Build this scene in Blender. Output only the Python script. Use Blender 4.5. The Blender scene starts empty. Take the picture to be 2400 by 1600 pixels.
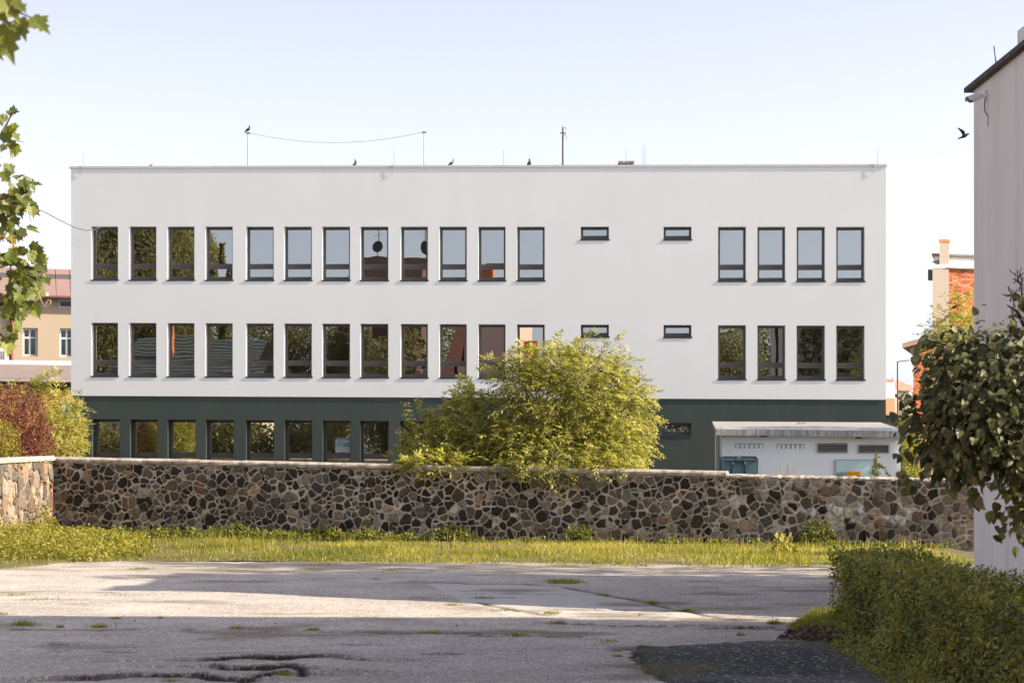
import bpy, math, random
import numpy as np
from mathutils import Vector, Matrix, noise as mnoise

random.seed(7)
rng = np.random.default_rng(11)
D2R = math.radians
SC = bpy.context.scene

# ------------------------------------------------------------------ camera, sky, sun, exposure
F, CX, HZ, EYE = 4800.0, 1200.0, 1051.0, 2.6      # focal length, principal column, horizon row in photo pixels; eye height in metres
cam = bpy.data.cameras.new('camera')
cam.lens = 72.0
cam.sensor_width = 36.0
cam.shift_y = (HZ - 800.0) / 2400.0
cam.clip_start = 0.1
cam.clip_end = 3000
cam.dof.use_dof = True
cam.dof.focus_distance = 60.0
cam.dof.aperture_fstop = 9.0
cam_o = bpy.data.objects.new('camera', cam)
SC.collection.objects.link(cam_o)
cam_o.location = (0, 0, EYE)
cam_o.rotation_euler = (D2R(90), 0, 0)
SC.camera = cam_o

SUN_EL, SUN_AZ = D2R(31.0), D2R(-8.0)              # azimuth measured from +X towards +Y
sdir = Vector((math.cos(SUN_EL) * math.cos(SUN_AZ), math.cos(SUN_EL) * math.sin(SUN_AZ), math.sin(SUN_EL)))
world = bpy.data.worlds.new('World')
SC.world = world
world.use_nodes = True
wn = world.node_tree
for n in list(wn.nodes):
    wn.nodes.remove(n)
sky = wn.nodes.new('ShaderNodeTexSky')
sky.sky_type = 'NISHITA'
sky.sun_disc = False
sky.sun_elevation = SUN_EL
sky.sun_rotation = D2R(90.0) - SUN_AZ
sky.altitude = 1000
sky.air_density = 0.5
sky.dust_density = 4.0
sky.ozone_density = 1.0
hsv = wn.nodes.new('ShaderNodeHueSaturation')       # thin high veil of cloud: paler than a clear sky
hsv.inputs['Saturation'].default_value = 0.46
bgd = wn.nodes.new('ShaderNodeBackground')
bgd.inputs['Strength'].default_value = 0.106
wout = wn.nodes.new('ShaderNodeOutputWorld')
wn.links.new(sky.outputs[0], hsv.inputs['Color'])
tint = wn.nodes.new('ShaderNodeMixRGB')             # evening air: a little warmer than the model's blue
tint.blend_type = 'MULTIPLY'
tint.inputs[0].default_value = 1.0
tint.inputs[2].default_value = (1.0, 0.955, 0.955, 1)
wn.links.new(hsv.outputs[0], tint.inputs[1])
wn.links.new(tint.outputs[0], bgd.inputs[0])
wn.links.new(bgd.outputs[0], wout.inputs[0])

sun = bpy.data.lights.new('sun', 'SUN')
sun.energy = 3.5
sun.angle = D2R(0.53)
sun.color = (1.0, 0.84, 0.64)
sun_o = bpy.data.objects.new('sun', sun)
SC.collection.objects.link(sun_o)
sun_o.rotation_euler = sdir.to_track_quat('Z', 'Y').to_euler()
sun_o.location = (40, 10, 40)

SC.view_settings.view_transform = 'Standard'
SC.view_settings.look = 'None'
SC.view_settings.gamma = 1.0
SC.view_settings.exposure = 1.78
SC.view_settings.use_curve_mapping = False
SC.render.engine = 'CYCLES'
SC.cycles.max_bounces = 8
SC.cycles.transparent_max_bounces = 12
SC.cycles.caustics_reflective = False
SC.cycles.caustics_refractive = False

# ------------------------------------------------------------------ helpers
SLOPE = 0.003
def gz(x):
    return -SLOPE * np.clip(x, -20, 20)

def P(px, py, Y):
    return Vector(((px - CX) / F * Y, Y, EYE - (py - HZ) / F * Y))

def G(px, py):
    Y = EYE / ((py - HZ) / F - SLOPE * (px - CX) / F)
    X = (px - CX) / F * Y
    return Vector((X, Y, -SLOPE * X))

WORLD = {}
def wloc(o):
    return WORLD.get(o.name, Vector((0, 0, 0))) if o is not None else Vector((0, 0, 0))

def link(o, parent=None, loc=None):
    """LOC is a world position; the object sits there whatever its parent."""
    loc = Vector(loc) if loc is not None else wloc(parent)
    SC.collection.objects.link(o)
    if parent is not None:
        o.parent = parent
    o.location = loc - wloc(parent)
    WORLD[o.name] = loc.copy()
    return o

def tag(o, label=None, cat=None, group=None, kind=None):
    if label: o['label'] = label
    if cat: o['category'] = cat
    if group: o['group'] = group
    if kind: o['kind'] = kind
    return o

def thing(name, loc, label, cat, group=None):
    o = bpy.data.objects.new(name, None)
    o.empty_display_size = 0.3
    link(o, None, loc)
    return tag(o, label, cat, group)

class MB:
    """Collects faces in world coordinates."""
    def __init__(self):
        self.v, self.f, self.m = [], [], []
    def face(self, pts, m=0):
        i = len(self.v)
        self.v += [tuple(p) for p in pts]
        self.f.append(tuple(range(i, i + len(pts))))
        self.m.append(m)
        return self
    def hexa(self, b, t, m=0):
        """b, t: four bottom and four top corners in the same turning sense (counter-clockwise from above)."""
        i = len(self.v)
        self.v += [tuple(p) for p in b] + [tuple(p) for p in t]
        for q in ((3, 2, 1, 0), (4, 5, 6, 7), (0, 1, 5, 4), (1, 2, 6, 5), (2, 3, 7, 6), (3, 0, 4, 7)):
            self.f.append(tuple(i + k for k in q)); self.m.append(m)
        return self
    def box(self, lo, hi, fr=None, m=0):
        (x0, y0, z0), (x1, y1, z1) = lo, hi
        b = [(x0, y0, z0), (x1, y0, z0), (x1, y1, z0), (x0, y1, z0)]
        t = [(x0, y0, z1), (x1, y0, z1), (x1, y1, z1), (x0, y1, z1)]
        if fr is not None:
            b = [fr @ Vector(p) for p in b]; t = [fr @ Vector(p) for p in t]
        return self.hexa(b, t, m)
    def tube(self, pts, rad, n=6, m=0, cap=True):
        pts = [Vector(p) for p in pts]
        if not hasattr(rad, '__len__'): rad = [rad] * len(pts)
        i0 = len(self.v)
        side = None
        for k, p in enumerate(pts):
            d = (pts[min(k + 1, len(pts) - 1)] - pts[max(k - 1, 0)])
            d = d.normalized() if d.length > 1e-9 else Vector((0, 0, 1))
            if side is None:
                side = d.orthogonal().normalized()
            side = (side - d * side.dot(d))
            side = side.normalized() if side.length > 1e-6 else d.orthogonal().normalized()
            up = d.cross(side)
            for j in range(n):
                a = 2 * math.pi * j / n
                self.v.append(tuple(p + (side * math.cos(a) + up * math.sin(a)) * rad[k]))
        for k in range(len(pts) - 1):
            for j in range(n):
                a, b = i0 + k * n + j, i0 + k * n + (j + 1) % n
                self.f.append((a, b, b + n, a + n)); self.m.append(m)
        if cap:
            self.f.append(tuple(i0 + j for j in range(n))[::-1]); self.m.append(m)
            e = i0 + (len(pts) - 1) * n
            self.f.append(tuple(e + j for j in range(n))); self.m.append(m)
        return self
    def rings(self, rings, m=0, cap=True):
        """Loft through rings of equal point count."""
        i0, n = len(self.v), len(rings[0])
        for r in rings: self.v += [tuple(p) for p in r]
        for k in range(len(rings) - 1):
            for j in range(n):
                a, b = i0 + k * n + j, i0 + k * n + (j + 1) % n
                self.f.append((a, b, b + n, a + n)); self.m.append(m)
        if cap:
            self.f.append(tuple(i0 + j for j in range(n))[::-1]); self.m.append(m)
            e = i0 + (len(rings) - 1) * n
            self.f.append(tuple(e + j for j in range(n))); self.m.append(m)
        return self
    def build(self, name, mats, parent=None, loc=None, smooth=False):
        if not isinstance(mats, (list, tuple)): mats = [mats]
        org = Vector(loc) if loc is not None else wloc(parent)
        me = bpy.data.meshes.new(name)
        ox, oy, oz = org
        me.from_pydata([(x - ox, y - oy, z - oz) for x, y, z in self.v], [], self.f)
        for mt in mats: me.materials.append(mt)
        if any(self.m): me.polygons.foreach_set('material_index', self.m)
        if smooth: me.polygons.foreach_set('use_smooth', [True] * len(self.f))
        me.update()
        o = bpy.data.objects.new(name, me)
        return link(o, parent, org)

def frame(origin, yaw):
    """Local x along a wall, y into it, z up; yaw in radians about z."""
    return Matrix.Translation(Vector(origin)) @ Matrix.Rotation(yaw, 4, 'Z')

def text_mesh(body, size, material, parent, loc, yaw, sx=1.0, spacing=1.0):
    """Flat print: letters as one thin mesh."""
    cu = bpy.data.curves.new('lettering', 'FONT')
    cu.body = body; cu.size = size; cu.extrude = 0.001; cu.space_character = spacing
    tmp = bpy.data.objects.new('tmp_text', cu)
    SC.collection.objects.link(tmp)
    me = bpy.data.meshes.new_from_object(tmp.evaluated_get(bpy.context.evaluated_depsgraph_get()))
    bpy.data.objects.remove(tmp); bpy.data.curves.remove(cu)
    me.name = 'lettering'; me.materials.clear(); me.materials.append(material)
    o = bpy.data.objects.new('lettering', me)
    link(o, parent, loc)
    o.rotation_euler = (D2R(90), 0, yaw); o.scale = (sx, 1, 1)
    return o

# ------------------------------------------------------------------ materials
def nodes(name):
    m = bpy.data.materials.new(name)
    m.use_nodes = True
    nt = m.node_tree
    b = nt.nodes['Principled BSDF']
    return m, nt, b, nt.nodes['Material Output']

def N(nt, typ, **kw):
    n = nt.nodes.new(typ)
    for k, v in kw.items():
        if hasattr(n, k): setattr(n, k, v)
        else: n.inputs[k.replace('_', ' ')].default_value = v
    return n

def rgba(c): return (c[0], c[1], c[2], 1.0)

def ramp(nt, stops, fac=None):
    r = nt.nodes.new('ShaderNodeValToRGB')
    e = r.color_ramp.elements
    while len(e) < len(stops): e.new(0.5)
    for el, (p, c) in zip(e, stops):
        el.position = p; el.color = rgba(c) if hasattr(c, '__len__') else (c, c, c, 1)
    if fac is not None: nt.links.new(fac, r.inputs[0])
    return r

def pos(nt, scale=(1, 1, 1)):
    g = nt.nodes.new('ShaderNodeNewGeometry')
    mp = nt.nodes.new('ShaderNodeMapping')
    mp.inputs['Scale'].default_value = scale
    nt.links.new(g.outputs['Position'], mp.inputs[0])
    return mp.outputs[0]

def noise_tex(nt, scale, detail=4, rough=0.55, vec=None, stretch=(1, 1, 1)):
    n = nt.nodes.new('ShaderNodeTexNoise')
    n.inputs['Scale'].default_value = scale
    n.inputs['Detail'].default_value = detail
    n.inputs['Roughness'].default_value = rough
    nt.links.new(vec if vec is not None else pos(nt, stretch), n.inputs['Vector'])
    return n.outputs['Fac']

def mixc(nt, fac, a, b, blend='MIX'):
    m = nt.nodes.new('ShaderNodeMix')
    m.data_type = 'RGBA'; m.blend_type = blend
    for sock, v in ((m.inputs[0], fac), (m.inputs[6], a), (m.inputs[7], b)):
        if hasattr(v, 'is_output') or isinstance(v, bpy.types.NodeSocket): nt.links.new(v, sock)
        elif hasattr(v, '__len__'): sock.default_value = rgba(v)
        else: sock.default_value = v
    return m.outputs[2]

def bump(nt, b, h, strength=0.3, dist=0.02):
    bp = nt.nodes.new('ShaderNodeBump')
    bp.inputs['Strength'].default_value = strength
    bp.inputs['Distance'].default_value = dist
    nt.links.new(h, bp.inputs['Height'])
    nt.links.new(bp.outputs[0], b.inputs['Normal'])

def mat(name, col, rough=0.75, var=0.12, scale=2.0, stretch=(1, 1, 1), bmp=0.0, bscale=40.0, bdist=0.01, metal=0.0, col2=None, spec=0.3):
    m, nt, b, out = nodes(name)
    lo = tuple(c * (1 - var) for c in col)
    hi = col2 if col2 else tuple(min(1, c * (1 + var)) for c in col)
    f = noise_tex(nt, scale, 5, 0.6, stretch=stretch)
    r = ramp(nt, [(0.3, lo), (0.7, hi)], f)
    nt.links.new(r.outputs[0], b.inputs['Base Color'])
    b.inputs['Roughness'].default_value = rough
    b.inputs['Metallic'].default_value = metal
    b.inputs['Specular IOR Level'].default_value = spec
    if bmp:
        bump(nt, b, noise_tex(nt, bscale, 4, 0.6), bmp, bdist)
    return m

def leaf_mat(name, stops, transl=0.35, gloss=0.25, rough=0.45):
    """Colour by the per-leaf attribute 'tint' (0..1): leaf age and species variation."""
    m, nt, b, out = nodes(name)
    at = nt.nodes.new('ShaderNodeAttribute'); at.attribute_name = 'tint'
    r = ramp(nt, stops, at.outputs['Fac'])
    nt.links.new(r.outputs[0], b.inputs['Base Color'])
    b.inputs['Roughness'].default_value = rough
    b.inputs['Specular IOR Level'].default_value = gloss
    tr = nt.nodes.new('ShaderNodeBsdfTranslucent')
    tc = mixc(nt, 0.5, r.outputs[0], (0.82, 0.92, 0.25), 'MULTIPLY')
    sc = nt.nodes.new('ShaderNodeMixRGB'); sc.blend_type = 'MULTIPLY'; sc.inputs[0].default_value = 1.0
    sc.inputs[2].default_value = (1.9, 1.9, 1.3, 1)
    nt.links.new(tc, sc.inputs[1])
    nt.links.new(sc.outputs[0], tr.inputs['Color'])
    mx = nt.nodes.new('ShaderNodeMixShader'); mx.inputs[0].default_value = transl
    nt.links.new(b.outputs[0], mx.inputs[1]); nt.links.new(tr.outputs[0], mx.inputs[2])
    nt.links.new(mx.outputs[0], out.inputs['Surface'])
    return m

M = {}
# white plaster: faint cloudiness and rain streaks
def plaster(name, col, streak=(0.8, 0.8, 0.8), amt=0.25, bmp=0.15):
    m, nt, b, out = nodes(name)
    big = noise_tex(nt, 0.35, 4, 0.6)
    st = noise_tex(nt, 1.0, 5, 0.65, stretch=(1.3, 1.3, 0.16))
    c = ramp(nt, [(0.35, tuple(x * 0.965 for x in col)), (0.7, col)], big).outputs[0]
    f = ramp(nt, [(0.45, 0.0), (0.85, amt)], st).outputs[0]
    c = mixc(nt, f, c, tuple(a * s for a, s in zip(col, streak)))
    nt.links.new(c, b.inputs['Base Color'])
    b.inputs['Roughness'].default_value = 0.9
    b.inputs['Specular IOR Level'].default_value = 0.15
    bump(nt, b, noise_tex(nt, 90, 3, 0.6), bmp, 0.004)
    return m
M['white'] = plaster('white_plaster', (0.775, 0.820, 0.835), (0.86, 0.85, 0.84), 0.2)
M['dark'] = plaster('dark_green_plaster', (0.056, 0.074, 0.069), (1.5, 1.4, 1.35), 0.55)
M['beige'] = plaster('beige_plaster', (0.74, 0.685, 0.64), (0.70, 0.66, 0.62), 0.7, 0.8)
M['shedwhite'] = plaster('shed_plaster', (0.71, 0.78, 0.83), (0.8, 0.78, 0.76), 0.5)
M['peach'] = plaster('peach_plaster', (0.36, 0.305, 0.232), (0.92, 0.82, 0.8), 0.4)
M['pink'] = plaster('pink_plaster', (0.62, 0.44, 0.38))
M['orange'] = plaster('orange_plaster', (0.42, 0.15, 0.085))
M['cream'] = plaster('cream_plaster', (0.60, 0.52, 0.42))
M['pier'] = plaster('pier_plaster', (0.30, 0.268, 0.23), (0.9, 0.76, 0.6), 0.9)
M['frame'] = mat('window_frame_grey', (0.105, 0.098, 0.092), 0.4, 0.05, spec=0.4)
M['sill'] = mat('sill_metal', (0.045, 0.047, 0.046), 0.45, 0.1)
M['metal'] = mat('grey_metal', (0.40, 0.40, 0.40), 0.4, 0.1, metal=0.6)
M['darkmetal'] = mat('dark_metal', (0.07, 0.068, 0.065), 0.5, 0.1)
M['coping'] = mat('roof_edge_metal', (0.62, 0.60, 0.58), 0.5, 0.05)
M['interior'] = mat('interior_paint', (0.62, 0.60, 0.56), 0.9, 0.05)
M['concrete'] = mat('weathered_concrete', (0.34, 0.30, 0.255), 0.95, 0.55, 4.5, bmp=0.7, bscale=25, bdist=0.02)
M['mortar'] = mat('lime_mortar', (0.52, 0.445, 0.37), 0.97, 0.3, 1.7, bmp=1.0, bscale=22, bdist=0.03, col2=(0.80, 0.71, 0.60))
M['bark'] = mat('bark', (0.075, 0.055, 0.040), 0.95, 0.35, 9.0, bmp=0.7, bscale=30)
M['soil'] = mat('soil', (0.10, 0.078, 0.05), 0.98, 0.35, 1.2, bmp=0.6, bscale=8, bdist=0.05)
M['whiteplastic'] = mat('white_plastic', (0.75, 0.75, 0.74), 0.4, 0.03)
M['black'] = mat('black_plastic', (0.02, 0.022, 0.024), 0.4, 0.05)
M['roofmauve'] = mat('mauve_sheet_roof', (0.23, 0.155, 0.145), 0.6, 0.08, 1.0)
M['roofgrey'] = mat('grey_sheet_roof', (0.20, 0.165, 0.16), 0.7, 0.08, 1.2)
M['redroof'] = mat('faded_red_roof', (0.50, 0.22, 0.16), 0.8, 0.12, 3.0)
M['tile'] = mat('dark_roof_tile', (0.085, 0.10, 0.10), 0.7, 0.4, 5.0)
M['brick'] = mat('orange_brick', (0.42, 0.13, 0.055), 0.9, 0.35, 6.0, bmp=0.4, bscale=40)
M['brickmortar'] = mat('brick_mortar', (0.22, 0.12, 0.085), 0.95, 0.3, 5.0)
M['blind'] = mat('curtain', (0.42, 0.66, 0.80), 0.8, 0.25, 3.0, stretch=(3, 3, 0.4))

def stone_mat():
    m, nt, b, out = nodes('rubble_stone')
    at = nt.nodes.new('ShaderNodeAttribute'); at.attribute_name = 'tint'
    base = ramp(nt, [(0.0, (0.020, 0.017, 0.015)), (0.35, (0.060, 0.048, 0.039)), (0.62, (0.15, 0.12, 0.094)),
                     (0.80, (0.31, 0.25, 0.195)), (0.93, (0.40, 0.345, 0.28)), (1.0, (0.66, 0.63, 0.57))], at.outputs['Fac']).outputs[0]
    n1 = noise_tex(nt, 11.0, 6, 0.75)
    f = ramp(nt, [(0.35, 0.55), (0.75, 1.5)], n1).outputs[0]
    c = mixc(nt, 1.0, base, f, 'MULTIPLY')
    hue = ramp(nt, [(0.36, (1.22, 1.0, 0.80)), (0.5, (1.0, 1.0, 1.0)), (0.64, (0.88, 1.0, 1.08))], noise_tex(nt, 2.3, 2, 0.5)).outputs[0]
    c = mixc(nt, 1.0, c, hue, 'MULTIPLY')
    lich = ramp(nt, [(0.56, 0.0), (0.68, 0.5)], noise_tex(nt, 9.0, 6, 0.75)).outputs[0]
    smear = ramp(nt, [(0.52, 0.0), (0.60, 0.6)], noise_tex(nt, 1.1, 3, 0.6)).outputs[0]
    lich = mixc(nt, 1.0, lich, ramp(nt, [(0.0, 0.55), (1.0, 1.3)], smear).outputs[0], 'MULTIPLY')
    lich = mixc(nt, 1.0, lich, ramp(nt, [(0.86, 1.0), (0.93, 0.12)], at.outputs['Fac']).outputs[0], 'MULTIPLY')
    c = mixc(nt, lich, c, (0.27, 0.225, 0.185))
    nt.links.new(c, b.inputs['Base Color'])
    b.inputs['Roughness'].default_value = 0.9
    b.inputs['Specular IOR Level'].default_value = 0.25
    bump(nt, b, noise_tex(nt, 18, 5, 0.65), 0.9, 0.03)
    return m
M['stone'] = stone_mat()

def glass_mat(name, tint=(0.70, 0.735, 0.71), refl=0.52):
    """Coated double glazing: part mirror, part see-through, faintly wavy."""
    m, nt, b, out = nodes(name)
    nt.nodes.remove(b)
    gl = nt.nodes.new('ShaderNodeBsdfGlossy'); gl.inputs['Roughness'].default_value = 0.0
    gl.inputs['Color'].default_value = rgba(tint)
    tr = nt.nodes.new('ShaderNodeBsdfTransparent'); tr.inputs['Color'].default_value = (0.62, 0.66, 0.64, 1)
    fr = nt.nodes.new('ShaderNodeFresnel'); fr.inputs['IOR'].default_value = 1.5
    ad = nt.nodes.new('ShaderNodeMath'); ad.operation = 'ADD'; ad.use_clamp = True
    ad.inputs[1].default_value = refl - 0.04
    nt.links.new(fr.outputs[0], ad.inputs[0])
    mx = nt.nodes.new('ShaderNodeMixShader')
    nt.links.new(ad.outputs[0], mx.inputs[0])
    nt.links.new(tr.outputs[0], mx.inputs[1]); nt.links.new(gl.outputs[0], mx.inputs[2])
    bp = nt.nodes.new('ShaderNodeBump'); bp.inputs['Strength'].default_value = 0.13; bp.inputs['Distance'].default_value = 0.006
    nt.links.new(noise_tex(nt, 1.3, 1, 0.4), bp.inputs['Height'])
    nt.links.new(bp.outputs[0], gl.inputs['Normal'])
    nt.links.new(mx.outputs[0], out.inputs['Surface'])
    return m
M['glass'] = glass_mat('coated_glass')
M['glass_blue'] = glass_mat('old_window_glass', (0.9, 0.95, 1.0), 0.12)
# ------------------------------------------------------------------ ground and asphalt
def base_ground():
    mb = MB()
    xs = [-900, -20, 20, 900]
    for i in range(3):
        a, b_ = xs[i], xs[i + 1]
        mb.face([(a, -700, gz(a) - 0.09), (b_, -700, gz(b_) - 0.09), (b_, 1500, gz(b_) - 0.09), (a, 1500, gz(a) - 0.09)])
    o = mb.build('ground', M['soil'])
    tag(o, kind='structure')
base_ground()

def polyline_dist(X, Y, pts):
    """Signed-side distance from grid points to a polyline; + on the far (larger Y) side."""
    d = np.full(X.shape, 1e9); side = np.zeros(X.shape)
    for (x0, y0), (x1, y1) in zip(pts[:-1], pts[1:]):
        dx, dy = x1 - x0, y1 - y0
        L2 = dx * dx + dy * dy + 1e-12
        t = np.clip(((X - x0) * dx + (Y - y0) * dy) / L2, 0, 1)
        qx, qy = X - (x0 + t * dx), Y - (y0 + t * dy)
        dd = np.sqrt(qx * qx + qy * qy)
        upd = dd < d
        d = np.where(upd, dd, d)
        side = np.where(upd, qy, side)
    return d, side

def jag(pts, amp=0.05, n=4, seed=1):
    r = random.Random(seed)
    out = []
    for (x0, y0), (x1, y1) in zip(pts[:-1], pts[1:]):
        for k in range(n):
            t = k / n
            out.append((x0 + (x1 - x0) * t + r.uniform(-amp, amp), y0 + (y1 - y0) * t + r.uniform(-amp, amp)))
    out.append(pts[-1])
    return out

def gp(*pp): return [tuple(G(x, y)[:2]) for x, y in pp]

# broken ledges (far side lifted), fine cracks, and joints filled with moss: in the photograph's pixels, laid on the ground
LEDGES = [gp((470, 1555), (490, 1553), (587, 1540), (658, 1550), (765, 1542), (847, 1549)),
          gp((505, 1569), (541, 1573), (612, 1577), (680, 1566), (718, 1581)),
          gp((60, 1597), (204, 1590), (332, 1584), (459, 1586), (520, 1594), (592, 1593), (633, 1581), (668, 1578)),
          gp((1283, 1459), (1450, 1466), (1620, 1466), (1797, 1468))]
CRACKS = [gp((0, 1473), (120, 1475), (316, 1474)), gp((640, 1478), (900, 1481), (1200, 1487)), gp((1100, 1489), (1240, 1490), (1364, 1493)),
          gp((102, 1507), (178, 1510)), gp((240, 1527), (316, 1529)), gp((1100, 1392), (1270, 1393), (1400, 1395)),
          gp((1100, 1399), (1200, 1400)), gp((1190, 1434), (1380, 1437), (1560, 1438)), gp((1300, 1427), (1560, 1429)),
          gp((820, 1508), (900, 1511)), gp((1000, 1535), (1080, 1533)), gp((60, 1528), (150, 1524)), gp((1850, 1474), (1740, 1469), (1660, 1471)), gp((1432, 1525), (1483, 1520), (1560, 1517)),
          gp((1483, 1520), (1491, 1544), (1525, 1574), (1585, 1600))]
JOINTS = [gp((1100, 1366), (1228, 1367), (1321, 1374), (1423, 1396), (1525, 1413), (1610, 1432), (1712, 1451)),
          gp((960, 1358), (1100, 1366)), gp((960, 1400), (1075, 1401)), gp((1120, 1410), (1150, 1418), (1290, 1440))]
PATCH = gp((1483, 1520), (1491, 1544), (1525, 1574), (1600, 1605), (1750, 1700), (2600, 1700), (2300, 1560), (2120, 1530), (1960, 1508), (1840, 1500), (1700, 1508))

def in_poly(X, Y, poly):
    ins = np.zeros(X.shape, bool)
    n = len(poly)
    for i in range(n):
        (x0, y0), (x1, y1) = poly[i], poly[(i + 1) % n]
        c = ((y0 > Y) != (y1 > Y)) & (X < (x1 - x0) * (Y - y0) / (y1 - y0 + 1e-12) + x0)
        ins ^= c
    return ins

def vnoise(X, Y, s, seed=0, octaves=3):
    """Value noise on arrays."""
    out = np.zeros(X.shape); amp = 1.0; tot = 0
    r = np.random.default_rng(seed)
    for o_ in range(octaves):
        T = r.random((128, 128))
        x, y = X * s, Y * s
        xi, yi = np.floor(x).astype(int), np.floor(y).astype(int)
        fx, fy = x - xi, y - yi
        fx = fx * fx * (3 - 2 * fx); fy = fy * fy * (3 - 2 * fy)
        g = lambda a, b_: T[a % 128, b_ % 128]
        v = (g(xi, yi) * (1 - fx) + g(xi + 1, yi) * fx) * (1 - fy) + (g(xi, yi + 1) * (1 - fx) + g(xi + 1, yi + 1) * fx) * fy
        out += amp * v; tot += amp; amp *= 0.5; s *= 2.03
    return out / tot

def grid_mesh(name, X, Y, Z, attrs, material):
    ny, nx = X.shape
    me = bpy.data.meshes.new(name)
    me.vertices.add(nx * ny)
    me.vertices.foreach_set('co', np.stack([X, Y, Z], -1).reshape(-1).astype(np.float32))
    idx = np.arange(nx * ny).reshape(ny, nx)
    q = np.stack([idx[:-1, :-1], idx[:-1, 1:], idx[1:, 1:], idx[1:, :-1]], -1).reshape(-1)
    nf = (nx - 1) * (ny - 1)
    me.loops.add(nf * 4); me.loops.foreach_set('vertex_index', q.astype(np.int32))
    me.polygons.add(nf)
    me.polygons.foreach_set('loop_start', np.arange(0, nf * 4, 4, dtype=np.int32))
    me.polygons.foreach_set('use_smooth', np.ones(nf, bool))
    me.materials.append(material)
    me.update(calc_edges=True)
    for k, a in attrs.items():
        at = me.attributes.new(k, 'FLOAT', 'POINT')
        at.data.foreach_set('value', a.reshape(-1).astype(np.float32))
    o = bpy.data.objects.new(name, me)
    SC.collection.objects.link(o)
    return o

def asphalt_mat():
    m, nt, b, out = nodes('old_asphalt')
    def A(k):
        a = nt.nodes.new('ShaderNodeAttribute'); a.attribute_name = k; return a.outputs['Fac']
    big = noise_tex(nt, 0.5, 5, 0.65)
    c = ramp(nt, [(0.3, (0.33, 0.302, 0.284)), (0.55, (0.43, 0.398, 0.375)), (0.8, (0.51, 0.475, 0.45))], big).outputs[0]
    smear = noise_tex(nt, 1.6, 5, 0.7, stretch=(0.35, 1.0, 1.0))
    c = mixc(nt, ramp(nt, [(0.48, 0.0), (0.78, 0.5)], smear).outputs[0], c, (0.20, 0.18, 0.17))
    agg = nt.nodes.new('ShaderNodeTexVoronoi'); agg.inputs['Scale'].default_value = 38.0
    nt.links.new(pos(nt), agg.inputs['Vector'])
    sep = nt.nodes.new('ShaderNodeSeparateColor'); nt.links.new(agg.outputs['Color'], sep.inputs[0])
    c = mixc(nt, 0.75, c, ramp(nt, [(0.0, 0.45), (0.55, 0.95), (0.86, 1.12), (0.97, 1.7)], sep.outputs[0]).outputs[0], 'MULTIPLY')
    # the newer, blacker surfacing by the hedge
    fr = nt.nodes.new('ShaderNodeTexVoronoi'); fr.inputs['Scale'].default_value = 30.0
    nt.links.new(pos(nt), fr.inputs['Vector'])
    sp2 = nt.nodes.new('ShaderNodeSeparateColor'); nt.links.new(fr.outputs['Color'], sp2.inputs[0])
    pc = ramp(nt, [(0.0, (0.020, 0.024, 0.025)), (0.80, (0.050, 0.057, 0.058)), (0.93, (0.10, 0.108, 0.108)), (0.985, (0.45, 0.44, 0.42))], sp2.outputs[0]).outputs[0]
    c = mixc(nt, A('patch'), c, pc)
    c = mixc(nt, A('smooth'), c, (0.46, 0.45, 0.445))
    c = mixc(nt, A('dirt'), c, (0.022, 0.018, 0.014))
    c = mixc(nt, A('moss'), c, (0.105, 0.085, 0.035))
    nt.links.new(c, b.inputs['Base Color'])
    b.inputs['Roughness'].default_value = 0.92
    b.inputs['Specular IOR Level'].default_value = 0.25
    inv = nt.nodes.new('ShaderNodeMath'); inv.operation = 'MULTIPLY_ADD'
    inv.inputs[1].default_value = -1.0; inv.inputs[2].default_value = 1.0
    nt.links.new(agg.outputs['Distance'], inv.inputs[0])
    bump(nt, b, inv.outputs[0], 0.8, 0.012)
    return m

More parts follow.
